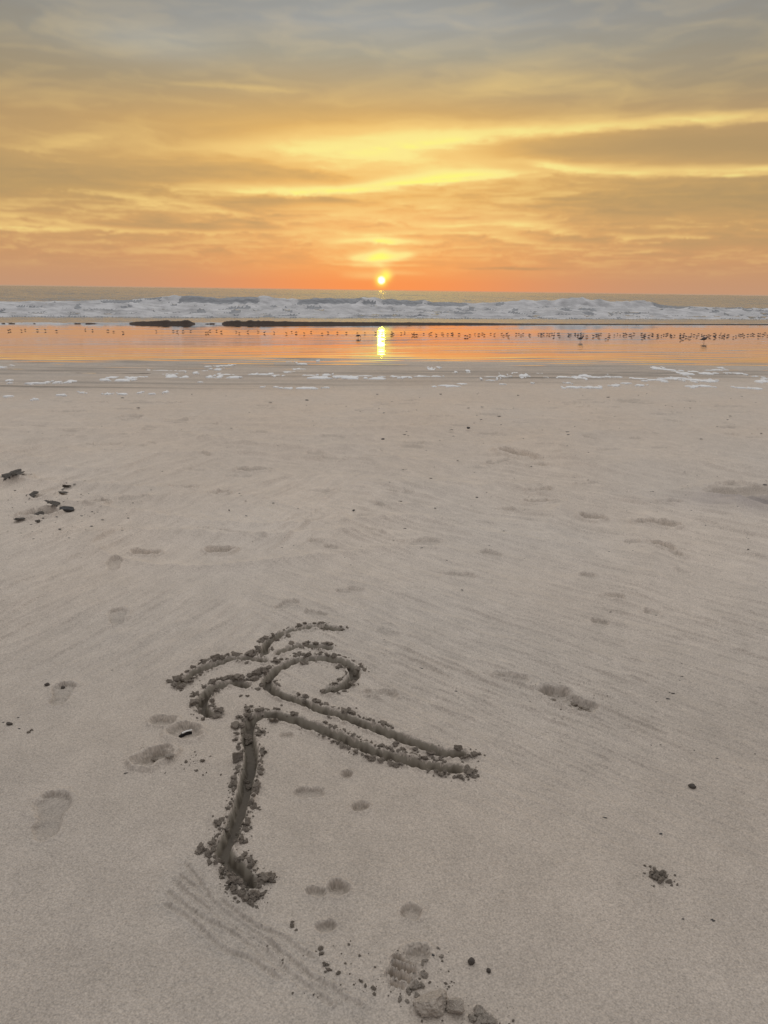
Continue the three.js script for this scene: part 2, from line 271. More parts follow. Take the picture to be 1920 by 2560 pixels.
function ripples(x, D, step, shift) {                     // sharp little crests, three families, direction changing over the beach
  const sel = x * .55 + .5 * n2(x * .6 + 70, D * .5), wr = ss(-.75, -.1, sel + .35 * n2(x, D)), w3 = ss(.1, .6, n2(x * .45 + 20, D * .4 + 60) + .12 * (D - 5) * .3), W = [wr * (1 - w3), (1 - wr) * (1 - .6 * w3), w3];
  const ma = .7 + .6 * clamp(n2(x * .9 + 5, D * .8 + 44) + .4); let h = 0;
  for (let k = 0; k < 3; k++) {
    if (W[k] < .02) continue;
    const [cx, cy] = ripDirs[k], a = x * cx + D * cy, b = -x * cy + D * cx, jog = .14 * n2(x * 1.6 + k * 9, D * 2.1);
    for (const lam of shift ? [.021, .034, .055, .085] : [.021, .034, .055, .085, .13]) {
      const f = ss(1.9, 3, lam / step) * (lam < .03 ? 1 - ss(2.6, 4, D) : lam < .04 ? 1 - .5 * ss(3, 5, D) : lam < .06 ? ss(1.9, 3.2, D) : lam < .1 ? ss(3.4, 5, D) : .6 * ss(5, 7, D)); if (f <= 0) continue;
      const n = 1 - 1.9 * Math.abs(n2(a / (lam * 13) + lam * 900 + k * 31 + shift, (b + jog * lam * 1.5) / lam * .62 + lam * 311 + shift)), sharp = n > 0 ? n * n : 0;
      h += W[k] * f * ma * (shift ? 1 : lam) * sharp;
    }
  }
  return h;
}
function sandHeight(x, D, step) {
  const t = tOf(x, D); let h = baseT(t);
  if (D < .4 || D > 90 || Math.abs(x) > D * .9 + 4) return h + .02 * n2(x * .3, D * .3);
  const near = 1 - ss(13, 17, t);
  h += near * (.016 * n2(x * .55 + 3, D * .45) + .005 * n2(x * 1.7, D * 1.5 + 9) + .004 * n2(x * 5, D * 4));
  // gullies and low bars a few metres off on the right, as the ebb left them
  const lump = ss(3.2, 5, D) * (1 - ss(9, 12, D));
  if (lump > 0) { const wx = x + .5 * n2(x * .7, D * .7 + 31), wd = D + .5 * n2(x * .6 + 50, D * .6); const b = 1 - Math.abs(n2(wx * .75 + 8, wd * .55 + 2)); h += lump * .06 * (b * b * b - .4) * ss(-1.5, 1.5, x + .3 * (D - 5)); const b2 = 1 - Math.abs(n2(wx * .5 + 88, wd * 1.1 + 20)); h += lump * .045 * (b2 * b2 * b2 * b2 - .25) * (1 - ss(-1, 2, x)); }
  if (t < 17) h += .2 * near * ss(1.7, 3.2, D + .35 * x) * ripples(x, D, step, 0);
  // wave-worn ridges parallel to the shore further off
  const far = ss(12.5, 15.5, t) * (1 - ss(24, 31, t));
  if (far > 0) {
    const w = D + .05 * x + .35 * n2(x * .09, D * .2) + .1 * n2(x * .35 + 9, D * .7), am = .55 + .6 * n2(x * .14 + 7, t * .35);
    h += far * am * (.034 * Math.sin(w * 6.6) + .018 * Math.sin(w * 11.3 + 1.5 * n2(x * .2, t)) + .012 * n2(x * .22 + 3, w * 1.5)) - .004 * far;
  }
  h += dentAt(x, D);
  const [q] = strokeAt(x, D);
  if (q < .07) {
    const e = q + .004 * n2(x * 24, D * 24) + .003 * n2(x * 58, D * 58), fl = .042 + .004 * n2(x * 9 + 3, D * 9);
    const dip = 1 - ss(-.006, .004, e);
    h += -fl * dip + (1 - dip) * Math.exp(-(((e - .011) / .006) ** 2)) * (.005 + .009 * clamp(.25 + n2(x * 30, D * 30) + .5 * n2(x * 62, D * 62))) + dip * .0012 * n2(x * 30, D * 30);
  }
  return h + dragAt(x, D)[0];
}
// ---------------------------------------------------------------- materials
function noiseTexture(size, seed, make, srgb) {
  const data = new Uint8Array(size * size * 4), r = mulberry(seed), white = new Float32Array(size * size).map(() => r() - .5), at_ = (x, y) => white[((y + size) % size) * size + (x + size) % size];
  for (let y = 0; y < size; y++) for (let x = 0; x < size; x++) {
    const soft = (at_(x, y) * 4 + at_(x + 1, y) * 2 + at_(x - 1, y) * 2 + at_(x, y + 1) * 2 + at_(x, y - 1) * 2 + at_(x + 1, y + 1) + at_(x - 1, y - 1) + at_(x + 1, y - 1) + at_(x - 1, y + 1)) / 16;
    const v = make(at_(x, y), soft, x, y, at_); for (let k = 0; k < 3; k++) data[(y * size + x) * 4 + k] = clamp(Array.isArray(v) ? v[k] : v) * 255; data[(y * size + x) * 4 + 3] = 255;
  }
  const t = new THREE.DataTexture(data, size, size, THREE.RGBAFormat, THREE.UnsignedByteType);
  t.wrapS = t.wrapT = THREE.RepeatWrapping; t.magFilter = t.minFilter = THREE.LinearFilter; t.needsUpdate = true; if (srgb) t.colorSpace = THREE.SRGBColorSpace; return t;
}
const wrapN = (x, y, size, f) => { const u = x / size * f, v = y / size * f; let s = 0; for (const [a, b] of [[0, 0], [1, 0], [0, 1], [1, 1]]) { const wu = a ? u / f : 1 - u / f, wv = b ? v / f : 1 - v / f; s += wu * wv * n2(u - a * f + 300, v - b * f + 300); } return s; };
const grainMap = noiseTexture(1024, 3, (w, s, x, y) => { const k = .8 + .62 * s + .1 * w + .05 * wrapN(x, y, 1024, 24); return [k * 1.005, k, k * .99]; });
const grainBump = noiseTexture(1024, 4, (w, s, x, y) => .5 + .7 * s + .2 * wrapN(x, y, 1024, 90) + .12 * wrapN(x, y, 1024, 37));
const clodMap = noiseTexture(512, 8, (w, s, x, y) => .74 + .5 * s + .3 * wrapN(x, y, 512, 20));
const dampMap = new THREE.DataTexture(new Uint8Array(256 * 4).map((_, i) => { const t = (i >> 2) / 256 * 100; return 255 * clamp(.74 + .04 * ss(8, 12, t) - .24 * ss(15, 22, t)); }), 256, 1, THREE.RGBAFormat, THREE.UnsignedByteType);
dampMap.magFilter = dampMap.minFilter = THREE.LinearFilter; dampMap.wrapS = dampMap.wrapT = THREE.ClampToEdgeWrapping; dampMap.channel = 1; dampMap.needsUpdate = true;
const sandMat = new THREE.MeshStandardMaterial({ name: 'sand', vertexColors: true, map: grainMap, bumpMap: grainBump, bumpScale: .007, roughness: 1, roughnessMap: dampMap });
const grooveMat = sandMat.clone(); grooveMat.bumpMap = null; grooveMat.map = null; grooveMat.color.setRGB(.60, .61, .585); grooveMat.name = 'damp_shaded_groove_sand';  // damp sand, darkened further to put shade into the groove floor
const clodMat = new THREE.MeshStandardMaterial({ name: 'damp_clod', color: new THREE.Color().setRGB(.35, .292, .238), map: clodMap, bumpMap: clodMap, bumpScale: .004, roughness: .95 });
const paleClodMat = clodMat.clone(); paleClodMat.name = 'pale_clod'; paleClodMat.color.setRGB(.66, .57, .48);
const darkMat = new THREE.MeshStandardMaterial({ name: 'dark_stone', color: new THREE.Color().setRGB(.045, .042, .04), roughness: .55 });
const stoneMat = new THREE.MeshStandardMaterial({ name: 'brown_stone', color: new THREE.Color().setRGB(.11, .09, .075), roughness: .8, map: clodMap });
const foamMat = new THREE.MeshStandardMaterial({ name: 'foam', color: new THREE.Color().setRGB(.9, .89, .88), roughness: .7 });

// ---------------------------------------------------------------- the sand sheet
function sheet(rows, cols, posOf, extra) {                // a grid of points; returns positions, uv and indices
  const R = rows.length, C = cols.length, pos = new Float32Array(R * C * 3), uv = new Float32Array(R * C * 2);
  for (let r = 0; r < R; r++) for (let c = 0; c < C; c++) { const i = r * C + c, p = posOf(rows[r], cols[c], r, c); pos[i * 3] = p[0]; pos[i * 3 + 1] = p[1]; pos[i * 3 + 2] = -p[2]; uv[i * 2] = p[0] / 1.7; uv[i * 2 + 1] = p[2] / 1.7; extra?.(i, p); }
  const idx = new Uint32Array((R - 1) * (C - 1) * 6); let k = 0;
  for (let r = 0; r + 1 < R; r++) for (let c = 0; c + 1 < C; c++) { const a = r * C + c, b = a + 1, d = a + C, e = d + 1; if (Math.abs(pos[a * 3 + 1] - pos[e * 3 + 1]) < Math.abs(pos[b * 3 + 1] - pos[d * 3 + 1])) { idx[k++] = a; idx[k++] = b; idx[k++] = e; idx[k++] = a; idx[k++] = e; idx[k++] = d; } else { idx[k++] = a; idx[k++] = b; idx[k++] = d; idx[k++] = b; idx[k++] = e; idx[k++] = d; } }
  const g = new THREE.BufferGeometry(); g.setAttribute('position', new THREE.BufferAttribute(pos, 3)); g.setAttribute('uv', new THREE.BufferAttribute(uv, 2)); g.setIndex(new THREE.BufferAttribute(idx, 1)); g.computeVertexNormals(); return g;
}
function splitBy(g, count, keyOf) {                       // the triangles of one sheet dealt out to several meshes, seams closed
  const idx = g.index.array, n = idx.length / 3, keys = new Int8Array(n), sizes = new Array(count).fill(0);
  for (let f = 0; f < n; f++) { const k = keyOf(idx[f * 3], idx[f * 3 + 1], idx[f * 3 + 2]); keys[f] = k; if (k >= 0) sizes[k]++; }
  return sizes.map((m, k) => {
    const map = new Int32Array(g.attributes.position.count).fill(-1), out = new Uint32Array(m * 3); let o = 0, v = 0;
    for (let f = 0; f < n; f++) if (keys[f] === k) for (let j = 0; j < 3; j++) { const i = idx[f * 3 + j]; if (map[i] < 0) map[i] = v++; out[o++] = map[i]; }
    const h = new THREE.BufferGeometry();
    for (const [name, a] of Object.entries(g.attributes)) { const s = a.itemSize, arr = new Float32Array(v * s); for (let i = 0; i < map.length; i++) if (map[i] >= 0) for (let j = 0; j < s; j++) arr[map[i] * s + j] = a.array[i * s + j]; h.setAttribute(name, new THREE.BufferAttribute(arr, s)); }
    h.setIndex(new THREE.BufferAttribute(out, 1)); return h;
  });
}
const sandParts = (() => {
  const rows = [-160, -80, -40, -20, -10, -5, -2, -.5, .3, .6, .8, .95, 1.05]; let D = 1.12;
  while (D < 92) { rows.push(D); D += Math.max(.0045, Math.min(.5, .62 * (D * D + 2.56) / (1.6 * 770))); }
  rows.push(96, 102, 112);
  const cols = []; for (let i = 9; i >= 1; i--) cols.push(-1 - .06 * i * i * i * .5); for (let i = 0; i < 900; i++) cols.push(i / 449.5 - 1); for (let i = 1; i <= 9; i++) cols.push(1 + .06 * i * i * i * .5);
  const n = rows.length * cols.length, color = new Float32Array(n * 3), uv1 = new Float32Array(n * 2), near = new Int8Array(n).fill(-1);
  let step = .0045;
  const g = sheet(rows, cols, (D, u, r) => { step = r ? Math.max(rows[r] - rows[r - 1], (.75 + .62 * Math.max(D, 1)) / 450) : 1; const x = u * (.75 + .62 * Math.max(D, 1)) * (Math.abs(u) > 1.3 && D < 30 ? 1 + 30 / Math.max(D, 3) * .5 : 1); return [x, sandHeight(x, D, step), D]; }, (i, [x, y, D]) => {
    const t = tOf(x, D); uv1[i * 2] = clamp(t / 100, .003, .997); uv1[i * 2 + 1] = .5;
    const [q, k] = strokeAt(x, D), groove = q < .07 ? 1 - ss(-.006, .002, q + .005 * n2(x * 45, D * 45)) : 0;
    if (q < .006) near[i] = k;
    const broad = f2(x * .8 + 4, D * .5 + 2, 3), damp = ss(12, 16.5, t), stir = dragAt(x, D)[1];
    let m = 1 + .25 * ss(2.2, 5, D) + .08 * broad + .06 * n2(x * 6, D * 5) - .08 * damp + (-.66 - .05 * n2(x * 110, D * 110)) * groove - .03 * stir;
    const pool = Math.exp(-(((x - 3.25) / .7) ** 2) - (((D - 5.95) / .28) ** 2)); m *= 1 - .45 * pool;
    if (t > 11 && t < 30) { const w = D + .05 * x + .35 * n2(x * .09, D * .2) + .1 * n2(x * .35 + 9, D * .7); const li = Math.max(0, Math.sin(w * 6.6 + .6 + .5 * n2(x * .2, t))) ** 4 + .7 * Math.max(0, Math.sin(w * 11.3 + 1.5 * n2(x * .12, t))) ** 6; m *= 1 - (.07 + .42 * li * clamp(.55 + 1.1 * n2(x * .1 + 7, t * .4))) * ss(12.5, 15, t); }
    if (t < 15) { m *= 1 + .03 * n2(x * 14, D * 9) + .055 * ss(1.7, 3.2, D + .35 * x) * (ripples(x, D, step, 4.3) - .4); }   // random mottling, plus ripple shading painted in as faint streaks
    { const dn = -dentAt(x, D); if (dn > .002) m *= 1 - .15 * ss(.0015, .007, dn); }   // sand colour darker inside every hollow, more with depth
    const warm = .02 * n2(x * .9 + 60, D * .7) + .018 * ss(4, 9, t) + .03 * ss(4, 10, t) * Math.exp(-((x / (1 + .3 * D)) ** 2)) + .05 * groove - .01 * stir;  // includes a pinkish sheen toward the sun, painted into the sand colour
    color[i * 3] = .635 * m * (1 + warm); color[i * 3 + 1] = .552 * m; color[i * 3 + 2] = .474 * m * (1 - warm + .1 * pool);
  });
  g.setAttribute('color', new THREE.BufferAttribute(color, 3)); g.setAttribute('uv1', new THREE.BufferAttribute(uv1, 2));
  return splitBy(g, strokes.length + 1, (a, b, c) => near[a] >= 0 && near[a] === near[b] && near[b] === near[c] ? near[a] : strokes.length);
})();
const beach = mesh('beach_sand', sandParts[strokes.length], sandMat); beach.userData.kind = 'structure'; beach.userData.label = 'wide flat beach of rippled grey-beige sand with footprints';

// ---------------------------------------------------------------- wet sand that mirrors the sky
{
  const edge = [[-400, 893], [0, 897], [210, 903], [400, 902], [640, 896], [860, 899], [960, 897], [1280, 898], [1500, 903], [1920, 908], [2300, 912]].map(([x, y]) => { const [px, D] = P(x, y); return [px / D, D]; });
  const ragged = (x, u) => ramp(edge, u) + 1.1 * n2(x * .16, 5) + .6 * n2(x * .5, 9) - .3;
  const sill = P(953, 869), sillT = tOf(sill[0], sill[1]);
  const rows = []; let D = 17; while (D < 93) { rows.push(D); D += .06 + D * .0025; }
  const cols = []; for (let i = 0; i < 420; i++) cols.push((i / 209.5 - 1) * .8);
  const inside = new Uint8Array(rows.length * cols.length);
  const g = sheet(rows, cols, (D, u) => {
    const x = u * D, t = tOf(x, D); let h = baseT(t) + lerp(-.016, .016, ss(-3.6, 3.2, D - ragged(x, u)));
    h += .0048 * (1 - .7 * ss(28, 45, t)) * n2(x * .12, t * 2.2) + .0016 * n2(x * .2, t * 5) + .004 * n2(x * .05 + 8, t * .35) + .013 * Math.exp(-(((t - sillT - .5 * n2(x * .16, 3)) / .12) ** 2)) * ss(-.3, .2, n2(x * .22, 40) + .25) * (u > -.4 ? 1 : .4);
    return [x, h, D];
  }, (i, [x, y, D]) => { inside[i] = D > ragged(x, x / D) - 4 && tOf(x, D) < SHORE + 1.2 ? 1 : 0; });
  const [w] = splitBy(g, 1, (a, b, c) => inside[a] && inside[b] && inside[c] ? 0 : -1);
  const mat = new THREE.MeshPhysicalMaterial({ name: 'wet_sand', color: new THREE.Color().setRGB(.15, .115, .085), roughness: .014, ior: 1.5, clearcoat: 1, clearcoatRoughness: .012 });
  const m = mesh('wet_sand', w, mat); m.userData.kind = 'structure'; m.userData.label = 'wet sand strip mirroring the orange sky and sun';
}

// ---------------------------------------------------------------- the sea
{
  const xs = (x) => ((x - SW / 2) / FOC - .0033) / 1.028;                            // photograph column -> x / D
  const W1 = [[-900, .4], [0, .45], [200, .6], [260, .8], [330, 1.0], [420, 1.25], [480, 1.7], [620, 1.65], [700, 1.3], [780, 1.4], [900, 1.65], [960, 1.5], [1030, 1.35], [1080, 1.15], [1180, .8], [1290, 1.35], [1400, 1.7], [1500, 1.75], [1600, 1.5], [1660, .8], [1760, .5], [2800, .45]].map(([x, a]) => [xs(x), a]);
  const W0 = [[-900, 0], [640, 0], [840, .3], [900, 1.3], [1000, .9], [1110, 0], [2800, 0]].map(([x, a]) => [xs(x), a]);   // a second crest rising behind
  const WF = [[-900, 1], [240, .9], [330, .5], [440, .75], [470, .1], [630, .1], [660, .9], [740, .8], [800, .2], [900, .1], [950, .7], [990, .15], [1070, .2], [1110, .8], [1270, 1], [1600, 1], [1650, .3], [1800, .5], [2800, .5]].map(([x, a]) => [xs(x), a]);   // how far foam climbs the face
  const A3 = [[-900, .12], [240, .13], [322, .16], [345, .42], [470, .5], [478, .48], [484, .15], [556, .17], [562, .46], [660, .5], [700, .44], [1000, .33], [1200, .26], [1260, .19], [1400, .13], [1920, .12], [2800, .12]].map(([x, a]) => [xs(x), a]);
  const rows = []; let D = 58; while (D < 6200) { rows.push(D); D += D < 66 ? .5 : D < 98 ? .16 : D < 185 ? .5 : D < 700 ? D * .0042 : D * .012; }
  const C = 520, cols = []; for (let i = 0; i < C; i++) cols.push((i / (C - 1) * 2 - 1) * .8);
  const kind = new Uint8Array(rows.length * C);
  const face = (u, a, back, front) => a * Math.exp(-((u / (u > 0 ? back : front)) ** 2));
  const SH0 = 73.9;
  const g = sheet(rows, cols, (D, u) => {
    const x = u * D, t = tOf(x, D) * 73.8 / SHORE, far = D * .012; let h = SEA, foam = 0;
    const chop = n2(x * .08, t * .28) * .06 + n2(x * .3, t * .9) * .025;
    const ff = f2(x * .5, t * .6, 3), fl = f2(x * .18 + 5, t * .1, 3);
    if (t > 160) h += (.26 * n2(x * .025, t * .07) + .17 * n2(x * .07 + 7, t * .19) + .09 * n2(x * .2, t * .5) * (1 - ss(500, 900, t))) * (1 + .5 * n2(x * .03, t * .012)) * ss(160, 210, t) + .045 * far * n2(x * .35 / (1 + far * .3), D * .77 / (1 + far * .3) + 5) * ss(300, 700, t);
    // breaker and the foam before it
    const t1 = 150 + 2.2 * n2(x * .03, 7), a1 = ramp(W1, u) * (1 + .22 * n2(x * .12, 3) + .14 * n2(x * .5, 9)), u1 = t - t1;
    let b = face(u1, a1, 9, 2.1); b = Math.max(b, face(t - 172, ramp(W0, u) * 1.15, 10, 3.5)); h += b;
    const cl = ramp(WF, u) + .7 * n2(x * .11, 31) + .5 * n2(x * .35, t * .35);
    const top = u1 > -.7 - 3.2 * (1 - clamp(cl)) ? 0 : 1;
    if (u1 > -24 && u1 < 2.2) {
      const reach = u1 < -2.4 ? (ff * 1.4 + fl + .75 - .25 * ss(-24, -14, u1) * 0 - 1.3 * ss(-8, -18, u1)) : top ? 1 : cl > .62 && u1 < .9 ? .6 : -1;
      if (reach > .22) { foam = 1; h += (.3 * a1 * Math.max(0, .5 + f2(x * .55, t * .7, 4) * 1.3) * Math.exp(-(((u1 + 4.5) / 5) ** 2)) + .1 * ff); }
    }
    if (u < xs(300) && u1 > 3 && u1 < 14 && ff + fl > .5) foam = 1;
    // two rolls of white water nearer in
    for (const [tc, a, bk, fr, len] of [[126, .75, 6, 1.2, 8], [107, .5, 5, .8, 6.5], [93, .3, 4, .6, 6]]) {
      const uu = t - tc - 1.6 * n2(x * .05 + tc, 3) - .5 * n2(x * .35, tc), aa = a * (.75 + .5 * n2(x * .06 + tc, 1) + .35 * n2(x * .4, tc));
      h += face(uu, aa, bk, fr);
      if (uu > -2.2 && uu < len + 4 * fl) { if (ff * 1.5 + fl + .55 - .6 * ss(len * .4, len, uu) > .2) { foam = 1; h += .22 * Math.max(0, .4 + f2(x * .9, t * 1.1, 3) * 1.4) * Math.exp(-((uu / 4) ** 2)); } }
    }
    if (t > 97 && t < 107 && Math.sin(t * 1.3 + 2 * fl + x * .02) > .82) h += .05;
    h += chop * ss(77, 90, t) * .5 * (1 - ss(150, 220, t));
    // the low dark wave at the edge
    const us = t - SH0, a3 = .5 * ramp(A3, u) * (1 + .12 * n2(x * .5, 2) + (.6 * Math.max(0, n2(x * 1.7, 5)) + .5 * Math.max(0, n2(x * 3.1, 8))) * (u < xs(700) ? 1 : .35));
    if (us > -.2) h += a3 * ss(-.05, .45, us) * Math.exp(-((Math.max(0, us - .45) / 3) ** 2));
    if (us < -.2) h = SEA - .25;
    const leftFoam = u < xs(330) || (u > xs(482) && u < xs(558));
    let k = foam;
    if (us > -.4 && us < 3.2) k = us < .75 ? (leftFoam && n2(x * .5, 3) + n2(x * 2.3, t * 3) > -.42 ? 1 : 2) : leftFoam && us < 2.4 && ff > -.1 ? 1 : (u > xs(1150) && us > 1.2 && us < 2.6 && ff > .02) ? 1 : 0;
    sheet.k = k; return [x, h, D];
  }, i => { kind[i] = sheet.k; });
  const [water, foam, dark] = splitBy(g, 3, (a, b, c) => { const m = kind[a] + kind[b] + kind[c]; return kind[a] === 2 || kind[b] === 2 || kind[c] === 2 ? 2 : m >= 2 ? 1 : 0; });
  for (const q of [water]) { const p = q.attributes.position, uv = q.attributes.uv; for (let i = 0; i < p.count; i++) { uv.setXY(i, p.getX(i) / 24, p.getZ(i) / 24); } }
  const waveBump = noiseTexture(512, 12, (w, s, x, y) => .5 + .5 * wrapN(x, y, 512, 7) + .3 * wrapN(x, y, 512, 17) + .18 * wrapN(x, y, 512, 41));
  const waterMat = new THREE.MeshPhysicalMaterial({ name: 'sea_water', color: new THREE.Color().setRGB(.25, .255, .27), roughness: .2, ior: 1.33, bumpMap: waveBump, bumpScale: .3 });
  const surfMap = noiseTexture(512, 21, (w, s, x, y) => .82 + .3 * s + .34 * wrapN(x, y, 512, 9) + .25 * wrapN(x, y, 512, 23));
  foam.attributes.uv.array.forEach((v, i, a) => { a[i] = i % 2 ? foam.attributes.position.getZ(i >> 1) / 16 : foam.attributes.position.getX(i >> 1) / 34; });
  const surf = new THREE.MeshStandardMaterial({ name: 'surf', color: new THREE.Color().setRGB(.74, .725, .725), roughness: .9, map: surfMap, bumpMap: surfMap, bumpScale: .25 });
  const silt = new THREE.MeshStandardMaterial({ name: 'silty_water', color: new THREE.Color().setRGB(.062, .038, .026), roughness: .8 });
  const sea = mesh('sea', water, waterMat); sea.userData.kind = 'structure'; sea.userData.label = 'grey-gold sea reaching to the horizon with low swell';
  const fo = mesh('surf_foam', foam, surf); fo.userData.kind = 'stuff'; fo.userData.label = 'bands of bluish white surf foam in front of the breaking wave'; fo.userData.category = 'foam';
  const sb = mesh('shore_water', dark, silt); sb.userData.kind = 'structure'; sb.userData.label = 'low dark brown wave edge breaking onto the wet sand';
}

// ---------------------------------------------------------------- clods of sand
function lump(seed, detail, opt = {}) {                   // one crumbly piece about 1 m in radius, resting on y = 0
  const { squash = .75, rough = .42, parts = 1, flat = .95 } = opt, r = mulberry(seed), geos = [];
  for (let k = 0; k < parts; k++) {
    let g = mergeVertices(new THREE.IcosahedronGeometry(1, detail).deleteAttribute('normal').deleteAttribute('uv')); const p = g.attributes.position, o = seed * 13.7 + k * 5.1, v = new THREE.Vector3();
    const cuts = [...Array(7)].map(() => { const d = new THREE.Vector3(r() - .5, r() - .3, r() - .5).normalize(); return [d, .38 + r() * .42]; });
    for (let i = 0; i < p.count; i++) {
      v.fromBufferAttribute(p, i); const n = v.clone();
      for (const [d, c] of cuts) { const e = v.dot(d); if (e > c) v.addScaledVector(d, (c - e) * flat); }
      const s = 1 + rough * n3(n.x * 1.6 + o, n.y * 1.6, n.z * 1.6) + rough * .75 * (Math.abs(n3(n.x * 3.4 + o, n.y * 3.4 + 9, n.z * 3.4)) - .25) + rough * .5 * n3(n.x * 8 + o, n.y * 8, n.z * 8);
      v.multiplyScalar(s); p.setXYZ(i, v.x, v.y * squash, v.z);
    }
    if (parts > 1) { const a = k / parts * 6.3 + r() * 1.5, q = k ? .45 + r() * .35 : 0, sc = k ? .4 + r() * .3 : .7; g.scale(sc, sc, sc); g.translate(Math.cos(a) * q, k ? -.1 + r() * .35 : 0, Math.sin(a) * q); }
    geos.push(toCreasedNormals(g.toNonIndexed(), .38));
  }
  const g = geos.length > 1 ? mergeGeometries(geos) : geos[0], p = g.attributes.position, uv = new Float32Array(p.count * 2);
  for (let i = 0; i < p.count; i++) { uv[i * 2] = p.getX(i) * .35 + p.getY(i) * .2; uv[i * 2 + 1] = p.getZ(i) * .35 + p.getY(i) * .3; }
  g.setAttribute('uv', new THREE.BufferAttribute(uv, 2)); return g;
}
const clods = [...Array(9)].map((_, i) => lump(20 + i, i % 3 ? 3 : 4, { squash: .62 + .05 * (i % 4), rough: .36 + .08 * (i % 3), parts: i % 3 === 2 ? 3 : 1 }));
const heaps = [...Array(5)].map((_, i) => lump(60 + i, 3, { squash: .8, rough: .36, parts: 4 }));
const crumbs = [...Array(4)].map((_, i) => lump(90 + i, 1, { squash: .75, rough: .4 }));
const lift = (x, D) => sandHeight(x, D, .006);
const rnd = mulberry(2024);
function clod(parent, x, D, r, { heap = false, mat = clodMat, name = 'sand_clod', sink = .3, sy = 1 } = {}) {
  const set = heap ? heaps : clods, m = part(name, set[Math.floor(rnd() * set.length)], mat, parent), px = parent.worldX ?? 0, pz = parent.worldZ ?? 0, py = parent.worldY ?? 0;
  m.position.set(x - px, lift(x, D) + r * (.62 - sink) - py, -D - pz); m.rotation.set((rnd() - .5) * .7, rnd() * 6.28, (rnd() - .5) * .7); m.scale.set(r * (.85 + rnd() * .5), r * (.8 + rnd() * .4) * sy, r * (.8 + rnd() * .4)); return m;
}
const crumbGeos = [];
function crumb(list, x, D, r) { const g = crumbs[Math.floor(rnd() * 4)].clone(); g.scale(r, r * .8, r); g.rotateY(rnd() * 6.28); g.translate(x, lift(x, D) + r * .35, -D); list.push(g); }
// ---- the drawing: grooves, clods thrown up beside them, crumbs
const drawing = new THREE.Group(); drawing.name = numbered('sand_drawing'); scene.add(drawing);
{ const [ox, oD] = P(700, 1830), oy = lift(ox, oD); drawing.position.set(ox, oy, -oD); tag(drawing, 'palm tree drawing scratched deep into the damp sand with crumbly clods along its lines', 'sand drawing'); drawing.oy = oy; }
const origin = drawing.position;
const strokeGroups = strokes.map((s, k) => {
  const g = part(s.name, null, null, drawing); g.worldX = origin.x; g.worldY = origin.y; g.worldZ = origin.z;
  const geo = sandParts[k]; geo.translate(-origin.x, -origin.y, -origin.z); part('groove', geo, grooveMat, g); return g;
});
const drawnCrumbs = [];
// share of each side that carries clods: far = the side away from the camera, near = towards it; [share, smallest, largest radius]
const sides = [
  { far: [.62, .009, .017], near: [.12, .005, .010] }, { far: [.5, .008, .016], near: [.05, .004, .007] },
  { far: [.8, .012, .020], near: [.25, .006, .011] }, { far: [.85, .012, .020], near: [.2, .006, .011] },
  { far: [.62, .008, .017], near: [.2, .006, .012] }, { far: [.62, .008, .016], near: [.36, .007, .013] },
];
let clodCount = 0;
strokes.forEach((s, k) => {
  const L = s.line, g = strokeGroups[k];
  for (const side of [1, -1]) {
    let run = 0;
    for (let i = 2; i < L.length - 2; i++) {
      run -= .012; if (run > 0) continue;
      let nx = -(L[i + 1][1] - L[i - 1][1]), ny = L[i + 1][0] - L[i - 1][0]; const l = Math.hypot(nx, ny); nx *= side / l; ny *= side / l;
      const leg = k === 5 && L[i][1] < 2.55, far = ny > 0 || (leg && nx < 0), [share, lo, hi] = sides[k][far ? 'far' : 'near'];
      const q = n2(i * .11 + k * 7, side * 3 + .5) * .9 + .5, dense = leg ? .8 : share * .9;
      if (q > dense + .15) { run = .02; continue; }
      let r = lo * .7 + (hi - lo * .7) * rnd() ** 1.5; if (leg) r = .005 + .010 * rnd() ** 1.6;
      const off = s.w + .009 + r * (.45 + rnd() * .5), x = L[i][0] + nx * off, D = L[i][1] + ny * off;
      if (strokeAt(x, D)[0] < .002) { run = .012; continue; }
      if (r > .0062) { clod(g, x, D, r); clodCount++; } else crumb(drawnCrumbs, x, D, r);
      for (let c = 0; c < 3; c++) if (rnd() < .8) { const o2 = off + (rnd() - .4) * .03, a = (rnd() - .5) * .05; crumb(drawnCrumbs, L[i][0] + nx * o2 + ny * a, L[i][1] + ny * o2 - nx * a, .0014 + .0035 * rnd() ** 3); }
      run = r * (leg ? 1.2 : 1.5) + rnd() * .012;
    }
  }
});
